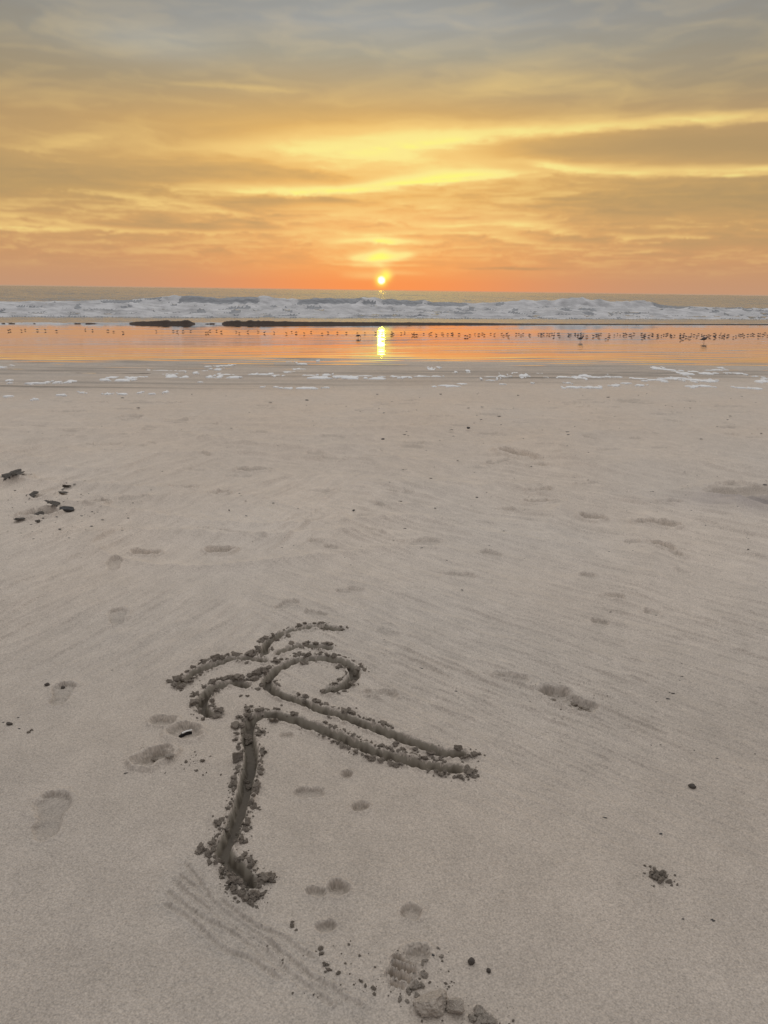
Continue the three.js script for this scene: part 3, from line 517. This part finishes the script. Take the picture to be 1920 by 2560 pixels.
// piles at the ends and crossings: [stroke, pixel x, pixel y, radius in m, heap]
const Z4 = (x, y) => [380 + x / 2.9625, 1520 + y / 2.9625], Z5 = (x, y) => [560 + x / 2.4397, 1720 + y / 2.4397], Z6 = (x, y) => [380 + x / 3.95, 1740 + y / 3.95];
for (const [k, [x, y], r, heap] of [
  [0, Z4(785, 318), .028, 1], [0, Z4(820, 240), .020, 1], [0, Z4(900, 203), .018, 1], [0, Z4(1090, 128), .015, 0], [0, Z4(1272, 124), .016, 1], [0, Z4(1410, 162), .019, 1], [0, Z4(1010, 213), .015, 0],
  [1, Z4(1040, 270), .017, 0], [1, Z4(1138, 262), .015, 0], [1, Z4(1215, 272), .014, 0], [1, Z4(1318, 280), .022, 1],
  [2, Z4(720, 360), .021, 0], [2, Z4(632, 350), .020, 0], [2, Z4(556, 356), .016, 0], [2, Z4(475, 378), .023, 0], [2, Z4(380, 402), .021, 0], [2, Z4(185, 545), .030, 1], [2, Z4(215, 590), .024, 1], [2, Z4(275, 562), .024, 1],
  [3, Z4(635, 535), .023, 0], [3, Z4(540, 530), .023, 1], [3, Z4(440, 555), .021, 1], [3, Z4(345, 745), .024, 1], [3, Z4(425, 795), .030, 1], [3, Z4(490, 775), .028, 1], [3, Z4(310, 710), .018, 0], [3, Z4(325, 640), .020, 1],
  [4, Z4(790, 490), .036, 1], [4, Z4(760, 528), .026, 1], [4, Z4(845, 462), .027, 1], [4, Z4(920, 400), .026, 1], [4, Z4(810, 585), .020, 1], [4, Z4(1085, 352), .024, 1], [4, Z4(1150, 362), .016, 0], [4, Z4(1240, 350), .017, 1], [4, Z4(1350, 365), .022, 1], [4, Z4(1450, 405), .018, 0], [4, Z4(1530, 460), .024, 1], [4, Z4(1485, 565), .024, 1], [4, Z4(1320, 610), .020, 1], [4, Z4(1265, 625), .013, 0], [4, Z5(1530, 410), .030, 1], [4, Z5(1480, 432), .022, 1], [4, Z5(1430, 375), .017, 0], [4, Z5(765, 150), .021, 1], [4, Z5(490, 72), .020, 1], [4, Z5(970, 225), .017, 0], [4, Z4(1130, 425), .014, 0],
  [5, Z5(1485, 520), .036, 1], [5, Z5(1440, 550), .026, 1], [5, Z5(1520, 545), .020, 1], [5, Z5(1275, 410), .026, 1], [5, Z5(1330, 445), .020, 1], [5, Z5(1220, 445), .018, 0], [5, Z5(1150, 415), .020, 1], [5, Z5(1090, 380), .017, 0], [5, Z5(1015, 385), .018, 0], [5, Z5(1040, 350), .016, 0], [5, Z5(955, 362), .016, 0], [5, Z5(905, 432), .019, 0], [5, Z5(1025, 470), .018, 0], [5, Z5(145, 135), .028, 1], [5, Z5(205, 150), .022, 1], [5, Z5(130, 255), .032, 1], [5, Z5(75, 232), .018, 0], [5, Z5(135, 185), .022, 1], [5, Z5(420, 170), .021, 1], [5, Z5(300, 208), .016, 0], [5, Z5(230, 275), .020, 1],
  [5, Z6(935, 335), .026, 1], [5, Z6(915, 755), .022, 1], [5, Z6(955, 815), .018, 1], [5, Z6(1090, 570), .021, 1], [5, Z6(820, 900), .022, 1], [5, Z6(675, 1255), .032, 1], [5, Z6(740, 1290), .020, 1], [5, Z6(915, 1290), .024, 1], [5, Z6(880, 1440), .026, 1], [5, Z6(1000, 1100), .020, 1], [5, Z6(610, 1560), .026, 1], [5, Z6(650, 1660), .028, 1], [5, Z6(730, 1750), .024, 1], [5, Z6(780, 1810), .030, 1], [5, Z6(840, 1880), .032, 1], [5, Z6(910, 1590), .024, 1], [5, Z6(985, 1710), .024, 1], [5, Z6(1105, 1850), .038, 1], [5, Z6(1130, 1810), .028, 1], [5, Z6(1060, 1890), .022, 1], [5, Z6(1010, 1985), .034, 1], [5, Z6(950, 2030), .030, 1], [5, Z6(880, 1985), .026, 1], [5, Z6(1000, 2060), .020, 1], [5, Z6(800, 1920), .026, 1],
]) { const [px, D] = P(x, y); const q = r * (D < 2.5 ? .82 : 1.12);
  if (!heap) clod(strokeGroups[k], px, D, q, { sink: .3 });
  else { clod(strokeGroups[k], px, D, q * .62, { heap: q > .018, sink: .2 }); for (let j = 0; j < 4; j++) { const a = rnd() * 6.28, e = q * (.55 + .55 * rnd()), rr = q * (.22 + .3 * rnd() ** 2); if (rr > .0058) clod(strokeGroups[k], px + Math.cos(a) * e, D + Math.sin(a) * e, rr, { sink: .25 }); else crumb(drawnCrumbs, px + Math.cos(a) * e, D + Math.sin(a) * e, rr); } for (let j = 0; j < 6; j++) { const a = rnd() * 6.28, e = q * (.9 + .9 * rnd()); crumb(drawnCrumbs, px + Math.cos(a) * e, D + Math.sin(a) * e, .0016 + .003 * rnd() ** 2); } } }
{ // a slab standing on edge and a wedge thrown clear of the leg
  const [ax, aD] = P(...Z6(848, 655)), slab = part('sand_slab', toCreasedNormals(new THREE.BoxGeometry(.034, .036, .012, 5, 5, 2), .5), clodMat, strokeGroups[5]); { const p = slab.geometry.attributes.position; for (let i = 0; i < p.count; i++) { const x = p.getX(i), y = p.getY(i), z = p.getZ(i); p.setXYZ(i, x + .003 * n3(x * 90, y * 90, z * 90), y + .003 * n3(x * 90 + 9, y * 90, z * 90), z + .003 * n3(x * 120, y * 120 + 5, z * 120)); } slab.geometry.computeVertexNormals(); }
  slab.position.set(ax - origin.x, lift(ax, aD) + .014 - origin.y, -aD - origin.z); slab.rotation.set(-.25, .3, .08);
  const [bx, bD] = P(...Z6(480, 1545)), w = clod(strokeGroups[5], bx, bD, .017, { sink: .3 }); w.rotation.z = .6; const [cx, cD] = P(...Z6(545, 1530)); clod(strokeGroups[5], cx, cD, .009);
}
for (const s of strokes) for (let i = 0; i < s.line.length; i += 1) if (rnd() < .45) { const a = rnd() * 6.28, q = .03 + .05 * rnd() * rnd(), x = s.line[i][0] + Math.cos(a) * q, D = s.line[i][1] + Math.sin(a) * q; crumb(drawnCrumbs, x, D, .0014 + .0028 * rnd() ** 2); }
{ const g = mergeGeometries(drawnCrumbs); g.translate(-origin.x, -origin.y, -origin.z); const m = part('sand_crumbs', g, clodMat, drawing); m.userData.kind = 'stuff'; }

// ---- other disturbed spots, each with its clods
function patch(name, label, category, cx, cy, list, mat = clodMat, loose = 0, spread = .06) {
  const [x0, D0] = P(cx, cy), y0 = lift(x0, D0), g = thing(name, label, category, new THREE.Vector3(x0, y0, -D0)); g.worldX = x0; g.worldY = y0; g.worldZ = -D0;
  for (const [x, y, r, heap, sy] of list) { const [px, D] = P(x, y); clod(g, px, D, r, { heap: !!heap, mat, sy: sy ?? 1, sink: .3 }); }
  if (loose) { const c = []; for (let i = 0; i < loose; i++) { const a = rnd() * 6.28, q = spread * Math.sqrt(rnd()); crumb(c, x0 + Math.cos(a) * q * 1.3, D0 + Math.sin(a) * q, .001 + .003 * rnd() ** 4); } const gg = mergeGeometries(c); gg.translate(-x0, -y0, D0); part('sand_crumbs', gg, clodMat, g).userData.kind = 'stuff'; }
  return g;
}
patch('clod_trail', 'broken clods spilling from a deep shoe print right of the drawing', 'sand clods', 1425, 1755, [[1385, 1748, .0098, 1], [1400, 1756, .0119, 1], [1418, 1760, .0112, 1], [1436, 1752, .0140, 1], [1455, 1762, .0154, 1], [1465, 1772, .0126, 1], [1445, 1774, .0112, 1], [1472, 1781, .0098], [1425, 1765, .0084]], sandMat.clone ? stoneless() : clodMat, 60, .16);
function stoneless() { const m = clodMat.clone(); m.name = 'sand_clod_light'; m.color.setRGB(.54, .465, .39); return m; }
patch('worm_cast', 'small dark granular worm cast heap alone at lower right', 'worm cast', 1645, 2189, [[1628, 2184, .011, 1], [1640, 2180, .013, 1], [1655, 2184, .013, 1], [1634, 2195, .012, 1], [1648, 2196, .014, 1], [1662, 2190, .010, 1], [1672, 2204, .008], [1612, 2164, .004], [1626, 2166, .005], [1612, 2183, .004]], clodMat, 40, .05);
patch('scuffed_clods', 'crumbled clods beside the finger marks at bottom centre', 'sand clods', 1060, 2455, [[1056, 2420, .0066, 1], [1066, 2414, .0055, 1], [1062, 2450, .0088, 1], [1050, 2470, .0099, 1], [1036, 2478, .0110, 1], [1022, 2488, .0083, 1], [1044, 2496, .0077, 1], [1058, 2438, .0060], [1000, 2506, .0072, 1], [1018, 2510, .0055], [1095, 2378, .0044], [1103, 2400, .0066, 1]], stoneless(), 70, .10);
patch('sand_clod', 'largest smooth pale sand clod at the bottom edge below the finger marks', 'sand clod', 1090, 2520, [[1050, 2540, .010, 0]], paleClodMat, 30, .07);
{ const g = scene.children[scene.children.length - 1]; for (const [x, y, sx, sy, sz, seed, turn] of [[1080, 2522, .044, .034, .034, 301, .2], [1136, 2528, .022, .026, .028, 305, 1]]) { const [px, D] = P(x, y), m = part('sand_clod', lump(seed, 9, { squash: .8, rough: .2, flat: .75 }), paleClodMat, g); m.position.set(px - g.worldX, lift(px, D) + sy * .35 - g.worldY, -D - g.worldZ); m.rotation.y = turn; m.scale.set(sx, sy, sz); } }
patch('sand_clod', 'rough cracked sand clod at the bottom edge, right of the largest pale one', 'sand clod', 1205, 2540, [[1200, 2545, .0223, 1], [1222, 2556, .0174, 1], [1180, 2552, .0112, 1]], stoneless(), 25, .06);
patch('sand_clod', 'folded grey sand lump in a hollow left of the drawing below the shell', 'sand clod', 405, 1900, [[408, 1899, .026, 0, .7], [385, 1884, .018, 1, .6], [425, 1903, .014]], stoneless(), 40, .1);
patch('loose_clods', 'few loose dark crumbs right of the folded sand lump left of the drawing', 'sand clods', 490, 1910, [[466, 1909, .0070, 1], [506, 1906, .0091, 1], [492, 1930, .0056, 1], [508, 1940, .0042], [552, 1940, .0042]], clodMat, 40, .07);
patch('loose_clods', 'line of dark crumbs between the dragged lines and the finger marks', 'sand clods', 815, 2405, [[800, 2378, .0081, 1], [802, 2390, .0068, 1], [815, 2420, .0074, 1], [822, 2432, .0062, 1], [845, 2440, .0068, 1], [730, 2318, .0087, 1], [740, 2330, .0043], [902, 2460, .0050, 1], [934, 2478, .0074, 1], [936, 2492, .0062], [912, 2472, .0043]], clodMat, 60, .12);
patch('loose_clods', 'small crumbs scattered inside the curled line under the palm fronds', 'sand clods', 610, 1738, [[602, 1739, .008], [619, 1740, .008], [703, 1764, .005]], clodMat);
patch('loose_clods', 'two brown crumbs lying apart near the left edge', 'sand clods', 75, 1829, [[71, 1832, .0072, 1], [79, 1826, .0054]], clodMat);
patch('debris_patch', 'ragged dark debris patch nearest the left edge, farthest of the dark patches there', 'debris', 30, 1204, [[45, 1199, .075, 1, .35], [20, 1207, .075, 1, .35], [62, 1204, .037, 1, .4], [35, 1209, .050, 1, .3]], darkish(), 70, .35);
function darkish() { const m = clodMat.clone(); m.name = 'dark_debris'; m.color.setRGB(.16, .14, .12); return m; }
patch('debris_patch', 'thin dark debris streak below the farthest patch at left', 'debris', 95, 1251, [[80, 1252, .056, 1, .25], [104, 1249, .056, 1, .25], [160, 1242, .037, 1, .25], [168, 1226, .037, 1, .25]], darkish(), 70, .35);
patch('debris_patch', 'crumbly brown debris patch just left of the flat dark stone', 'debris', 95, 1290, [[85, 1292, .062, 1, .4], [102, 1287, .062, 1, .4], [118, 1286, .037, 1, .4], [45, 1304, .044, 1, .3], [95, 1306, .025, 0, .5], [138, 1275, .056, 1, .35]], darkish(), 90, .35);
patch('debris_patch', 'small dark debris patch right of the flat dark stone', 'debris', 243, 1266, [[236, 1266, .044, 1, .35], [252, 1263, .050, 0, .3], [222, 1269, .022]], darkish(), 20, .2);

// ---- stones, shell
function stone(label, x, y, rx, ry, rz, mat = darkMat, name = 'pebble', cat = 'pebble', turn = 0) {
  const [px, D] = P(x, y), m = mesh(name, lump(Math.round(x * 7 + y) % 997, 3, { squash: 1, rough: .18, flat: .3 }), mat); const q = D > 4.2 && name === 'pebble' ? .4 : .8; m.scale.set(rx * q, ry * q, rz * q); m.rotation.y = turn; m.position.set(px, lift(px, D) + ry * .55, -D); return tag(m, label, cat);
}
stone('flat dark grey stone among the debris patches at the left edge', 168, 1281, .085, .030, .05, darkMat, 'flat_stone', 'stone');
stone('rounded brown pebble right of the finger marks, larger of two', 1178, 2413, .012, .011, .011, stoneMat);
stone('tiny dark pebble lower right of the rounded brown one', 1221, 2434, .0075, .008, .0075, stoneMat);
stone('small grey brown pebble half sunk at right beside faint marks', 1731, 1968, .017, .010, .013, stoneMat);
stone('dark pebble farthest up the middle of the beach, right of the sun line', 1170, 1079, .06, .035, .05);
stone('small flat dark pebble up the middle beach under the sun', 957, 1103, .05, .022, .03);
stone('small pale rimmed dark pebble in the centre of the rippled sand', 884, 1281, .026, .02, .02);
stone('small black pebble on ripples at left, right of the brown crumbly one', 573, 1279, .016, .014, .014);
stone('grey pebble at the left edge of a faint footprint', 118, 1710, .016, .010, .011, stoneMat);
stone('pale flecked pebble at the middle of a faint footprint at left', 156, 1712, .012, .008, .009, stoneMat);
stone('flat grey pebble at the left edge below the faint footprint', 24, 1812, .016, .008, .011, stoneMat);
{ // razor shell piece standing on edge in its hollow
  const c = new THREE.CatmullRomCurve3(['272,385', '300,366', '335,345', '370,330', '392,322'].map(s => { const [x, D] = z6(...s.split(',').map(Number)); return new THREE.Vector3(x, lift(x, D) + .002, -D); }));
  const pts = c.getSpacedPoints(24), o = pts[12].clone(), outer = [], prof = [[.0, .000], [.007, .003], [.009, .010], [.004, .016], [-.002, .018], [-.003, .016], [.002, .013], [.005, .009], [.003, .004]], g = [], idx = [];
  pts.forEach((p, i) => { const t = c.getTangentAt(i / 24), n = new THREE.Vector3(-t.z, 0, t.x).normalize().negate(), e = .55 + .45 * Math.sin(Math.PI * (.08 + .88 * i / 24)); for (const [a, b] of prof) g.push(p.x + n.x * a * e - o.x, p.y - o.y + b * e - .002, p.z + n.z * a * e - o.z); });
  for (let i = 0; i < 24; i++) for (let k = 0; k < prof.length; k++) { const a = i * prof.length + k, b = i * prof.length + (k + 1) % prof.length, d = a + prof.length, e = b + prof.length; idx.push(a, b, d, b, e, d); }
  for (let k = 1; k + 1 < prof.length; k++) { idx.push(0, k + 1, k); const q = 24 * prof.length; idx.push(q, q + k, q + k + 1); }
  const geo = new THREE.BufferGeometry(); geo.setAttribute('position', new THREE.Float32BufferAttribute(g, 3)); geo.setIndex(idx); geo.computeVertexNormals();
  const t = thing('shell', 'curved black shell fragment with a white rim in a hollow left of the drawing', 'shell', o);
  part('valve', geo, new THREE.MeshStandardMaterial({ name: 'black_shell', color: new THREE.Color().setRGB(.012, .012, .015), roughness: .35 }), t);
  const rim = new THREE.TubeGeometry(new THREE.CatmullRomCurve3(pts.slice(4).map((p, i) => { const t2 = c.getTangentAt((i + 4) / 24), n = new THREE.Vector3(t2.z, 0, -t2.x).normalize(); return new THREE.Vector3(p.x - o.x - n.x * .0015, p.y - o.y + .0158, p.z - o.z - n.z * .0015); })), 30, .0032, 6); part('rim', rim, new THREE.MeshStandardMaterial({ name: 'shell_white', color: new THREE.Color().setRGB(.85, .83, .8), roughness: .4 }), t);
}
{ // specks of shell and weed strewn over the sand
  const c = [], r = mulberry(31), add = (x, y, s) => { const [px, D] = P(x, y), g = crumbs[Math.floor(r() * 4)].clone(); g.scale(s * (1 + r()), s * .45, s * (.5 + r() * .5)); g.rotateY((r() - .5) * .8); g.translate(px, lift(px, D) + s * .2, -D); c.push(g); };
  for (let i = 0; i < 190; i++) { const y = 985 + r() ** 1.5 * 420, x = r() < .5 ? 950 + r() * 970 : r() * 1920, D = P(x, y)[1]; add(x, y, D * (.0006 + .0013 * r() ** 3)); }
  for (let i = 0; i < 90; i++) { add(20 + r() * 320, 1215 + r() * 140, 0.003 + .006 * r() ** 3); }
  for (const [x, y] of [[1520, 1665], [1703, 1667], [1703, 1699], [1698, 1708], [1674, 1734], [1682, 1737], [1668, 1749], [1672, 1750], [1640, 1755], [1628, 1862], [1651, 1864], [1735, 1878], [1792, 1897], [1888, 1883], [1300, 1722], [1054, 1672], [1640, 1545], [1526, 1535], [1780, 2296], [1785, 2299], [1155, 1484], [1082, 2400], [280, 1675], [315, 1935], [8, 1806], [45, 1795], [48, 1822], [1707, 2296], [1652, 2080], [1512, 2045], [862, 1395], [877, 1415], [711, 1352], [745, 1276], [1223, 1370], [1155, 1481], [960, 1600], [1050, 1670], [1140, 1730]]) add(x, y, .0025 + .003 * r());
  const m = mesh('shell_specks', mergeGeometries(c), darkMat); m.userData.kind = 'stuff'; tag(m, 'dark specks of shell and weed strewn over the sand', 'shell fragments');
}
{ // scraps of foam left along the upper swash
  const c = [], r = mulberry(64);
  const scrap = (x, y, wpx, hpx) => {
    const [px, D] = P(x, y), [px2] = P(x + wpx, y), [, D2] = P(x, y - hpx), rx = (px2 - px) * .5, rz = Math.max(.03, (D2 - D) * .5), N = 22, o = r() * 99, ring = [0, .45, .8, .95, 1.0], hs = [.018, .018, .015, .009, -.012], pos = [], idx = [];
    ring.forEach((q, j) => { for (let i = 0; i < N; i++) { const a = i / N * Math.PI * 2, e = 1 + .55 * n2(Math.cos(a) * 1.7 + o, Math.sin(a) * 1.7) + .3 * n2(Math.cos(a) * 4 + o, Math.sin(a) * 4 + 7), X = px + Math.cos(a) * q * e * rx, Z = D + Math.sin(a) * q * e * rz; pos.push(X, sandHeight(X, Z, .1) * .4 + .6 * (baseY(X, Z) + .004) + hs[j], -Z); } });
    for (let j = 0; j + 1 < ring.length; j++) for (let i = 0; i < N; i++) { const a = j * N + i, b = j * N + (i + 1) % N, d = a + N, e = b + N; idx.push(a, b, d, b, e, d); }
    const g = new THREE.BufferGeometry(); g.setAttribute('position', new THREE.Float32BufferAttribute(pos, 3)); g.setIndex(idx); g.computeVertexNormals(); c.push(g);
  };
  const list = '15,914,30,3 8,918,24,2 22,951,14,3 24,957,10,2 88,957,52,4 143,955,22,3 178,954,34,4 280,944,30,4 262,948,34,3 305,949,50,4 330,945,34,4 350,941,30,2 428,940,36,4 460,942,22,4 405,926,50,2 372,925,10,2 455,929,24,2 430,936,22,3 555,914,32,3 520,916,20,2 580,912,12,2 545,923,26,3 510,927,12,2 565,936,30,4 550,941,20,4 525,941,18,3 488,931,18,2 585,942,36,3 635,935,24,3 20,990,28,4 90,998,18,2 150,987,26,2 205,982,18,2 306,985,26,3 270,985,20,3 350,982,16,2 415,980,18,3 380,984,20,2 500,955,16,2 655,935,40,3 690,938,26,5 718,931,26,3 745,922,36,3 755,909,32,4 795,901,12,3 722,904,20,2 775,938,34,3 815,936,24,4 800,943,60,4 850,941,44,4 880,943,50,5 910,940,40,3 945,945,50,4 985,942,30,3 1015,943,36,3 1055,941,40,3 1090,941,26,4 1078,922,16,5 1095,918,12,4 1140,929,10,3 1168,927,14,3 1170,932,10,2 1225,943,40,5 1255,939,20,5 1260,943,24,4 1120,965,60,4 1155,960,26,5 1085,967,14,3 760,970,60,4 720,971,30,3 690,968,20,2 815,968,20,2 655,968,14,2 1255,960,16,3 1225,951,24,2 1290,932,22,4 1310,938,26,4 1340,934,26,5 1305,945,14,2 1365,944,10,2 1410,942,40,4 1440,945,36,6 1460,939,36,4 1485,942,30,4 1500,936,30,3 1520,941,20,3 1545,942,24,3 1430,967,40,4 1475,968,40,4 1495,969,26,3 1330,957,10,2 1535,963,20,4 1565,958,30,2 1600,963,26,2 1640,920,34,3 1670,924,28,5 1690,929,34,4 1715,934,40,4 1740,930,40,5 1765,934,40,3 1795,925,30,3 1820,933,24,2 1845,934,32,3 1800,920,20,2 1600,947,40,4 1640,950,50,4 1675,946,34,4 1700,945,40,4 1730,949,40,5 1755,951,34,4 1775,950,30,3 1780,953,24,3 1725,966,30,4 1760,965,40,4 1850,969,30,3 1890,971,40,4 1905,953,26,5 1915,946,16,4 1886,941,12,2 1735,967,20,3 1420,957,16,2';
  for (const s of list.split(' ')) { const [x, y, w, h] = s.split(',').map(Number); scrap(x, y + 1, w * .8, h * .8); for (let k = 0; k < 5; k++) if (r() < .6) scrap(x + (r() - .5) * w * 1.5, y + 1 + (r() - .5) * h * 2, w * (.12 + .25 * r()), h * (.3 + .3 * r())); }
  const m = mesh('foam_scraps', mergeGeometries(c), foamMat); m.userData.kind = 'stuff'; tag(m, 'white scraps of foam stranded along the upper edge of the wet sand', 'foam');
}

// ---------------------------------------------------------------- the birds
const plumage = new THREE.MeshStandardMaterial({ name: 'plumage', color: new THREE.Color().setRGB(.13, .105, .105), roughness: .85 }), horn = new THREE.MeshStandardMaterial({ name: 'dark_horn', color: new THREE.Color().setRGB(.03, .025, .022), roughness: .6 });
function loft(path) {                                     // one continuous skin through [x, y, radius, flatness] along the bird
  const N = 8, pos = [], idx = [];
  path.forEach(([x, y, r, f = 1], i) => { const a = path[Math.max(0, i - 1)], b = path[Math.min(path.length - 1, i + 1)], tx = b[0] - a[0], ty = b[1] - a[1], l = Math.hypot(tx, ty); for (let k = 0; k < N; k++) { const q = k / N * 6.2832; pos.push(x - ty / l * Math.cos(q) * r, y + tx / l * Math.cos(q) * r, Math.sin(q) * r * f); } });
  for (let i = 0; i + 1 < path.length; i++) for (let k = 0; k < N; k++) { const a = i * N + k, b = i * N + (k + 1) % N; idx.push(a, a + N, b, b, a + N, b + N); }
  const g = new THREE.BufferGeometry(); g.setAttribute('position', new THREE.Float32BufferAttribute(pos, 3)); g.setIndex(idx); g.computeVertexNormals(); return g;
}
const tail = [[-.125, .083, .003, 2], [-.10, .088, .010, 1.6], [-.06, .098, .026, 1.1], [-.02, .106, .037], [.02, .110, .038], [.05, .116, .030]];
const poses = [
  [[...tail, [.068, .132, .018], [.078, .150, .015], [.088, .162, .019], [.102, .163, .016], [.112, .160, .007]], [[.110, .161, .004], [.150, .150, .0015]]],
  [[...tail, [.072, .112, .019], [.088, .095, .014], [.098, .078, .018], [.104, .064, .014], [.107, .056, .006]], [[.106, .058, .004], [.114, .018, .0015]]],
  [[...tail, [.062, .128, .021], [.070, .138, .021], [.082, .142, .018], [.094, .139, .008]], [[.092, .140, .004], [.128, .128, .0015]]],
].map(([body, bill]) => [loft(body), loft(bill)]);
const legGeo = loft([[-.004, 0, .0028], [.006, .045, .0028], [-.004, .085, .005]]); legGeo.rotateX(0);
function makeBird(k, label, group) {
  const b = new THREE.Group(); b.name = numbered('shorebird'); scene.add(b); tag(b, label, 'bird', group);
  part('body', poses[k][0], plumage, b); part('bill', poses[k][1], horn, b);
  for (const z of [-.013, .013]) { const l = part('leg', legGeo, horn, b); l.position.set(z * .6, 0, z); }
  return b;
}
{
  const at1 = (ox, oy, s, str) => str.split(' ').map(p => { const [x, y] = p.split(',').map(Number); return [ox + x / s, oy + y / s]; });
  const sparse = at1(0, 680, 2.592, '55,387 67,383 139,385 164,379 242,382 294,384 366,388 553,378 599,382 700,386 737,392 798,398 1013,390 1122,389 1149,392 1186,390 1236,388 1335,400 1348,398 1361,386 1404,386 1434,394 1531,392 1551,402 1606,393');
  const middle = at1(640, 680, 2.592, '14,392 55,400 118,398 197,404 231,393 260,399 312,405 357,394 428,406 467,398 527,399 585,400 657,404 706,402 774,401 819,402 815,414 880,398 878,412 888,408 941,403 963,397 1015,414 1023,404 1028,416 1041,415 1086,406 1122,410 1134,404 1168,413 1205,403 1214,411 1243,409 1266,407 1272,404 1275,411 1315,409 1355,424 1370,425 1386,416 1418,409 1443,411 1467,404 1479,414 1521,406 1545,411 1592,407 1604,418 1622,410 1627,407 1637,423');
  const dense = [...at1(1280, 680, 2.592, '27,408 43,406 58,416 71,408 110,410 116,416 171,409 188,407 190,414 205,407 228,408 242,410 259,406 274,404 270,423 298,406 303,404 308,422 366,410 371,417 382,410 408,406 410,411 425,419 428,410 445,406 448,413 461,409 485,424 526,422 545,413 549,416 560,411 563,423'),
    ...at1(1500, 790, 3.95, '8,186 88,188 95,208 80,224 57,238 140,201 172,186 197,201 233,187 235,204 252,182 263,199 290,194 303,194 312,210 335,184 408,187 413,182 432,207 440,214 442,194 415,225 482,207 516,190 519,198 568,196 572,210 605,205 628,193 655,191 667,182 695,192 700,204 708,209 735,203 792,188 793,202 790,210 830,188 818,201 848,215 873,220 888,225 818,229 795,242 902,190 928,198 955,211 973,187 1003,194 1015,214 1030,205 1050,207 1070,200 1085,212 1125,188 1140,191 1143,206 1128,223 1180,204 1193,182 1205,211 1215,207 1230,190 1228,220 1255,205 1268,200 1315,219 1343,209 1372,190 1385,197 1400,194 1410,190 1423,205 1458,196 1490,192 1507,187 1518,194 1562,187 1580,191 1565,215 1608,194 1627,180 1655,202')];
  const r = mulberry(11), proto = poses.map((_, k) => null);
  const sets = [[sparse, 'tiny dark shorebird in the thin widely spaced line at the left of the wet sand', 'shorebirds spaced out on the left wet sand'], [middle, 'tiny dark shorebird in the loose middle of the flock around the sun reflection', 'shorebirds around the middle of the wet sand'], [dense, 'tiny dark shorebird in the dense right half of the flock on the wet sand', 'shorebirds crowding the right wet sand']];
  const place = (b, x, y, s) => { const [px, D] = P(x, y); b.position.set(px, baseY(px, D) + .008, -D); b.rotation.y = (r() < .62 ? 3.14 : 0) + (r() - .5) * 1.3; b.scale.setScalar(s); };
  for (const [list, label, group] of sets) for (const [x, y] of list) {
    const k = r() < .45 ? 1 : r() < .5 ? 0 : 2; let b;
    if (!proto[k]) b = proto[k] = makeBird(k, label, group); else { b = proto[k].clone(); b.name = numbered('shorebird'); scene.add(b); tag(b, label, 'bird', group); }
    place(b, x, y, 0.62 + r() * .2);
  }
  place(makeBird(0, 'larger shorebird standing in front of the right flock, left of the other large one', null), 1451, 855, 1.6);
  place(makeBird(0, 'largest shorebird at far right standing well in front of the flock', null), 1759, 857, 1.7);
  place(makeBird(1, 'lone shorebird nearest the camera left of the sun reflection', null), 895.4, 846, 1.3);
  place(makeBird(1, 'shorebird standing within the bright top of the sun reflection', null), 957, 849, 1.1);
}
renderer.render(scene, camera);
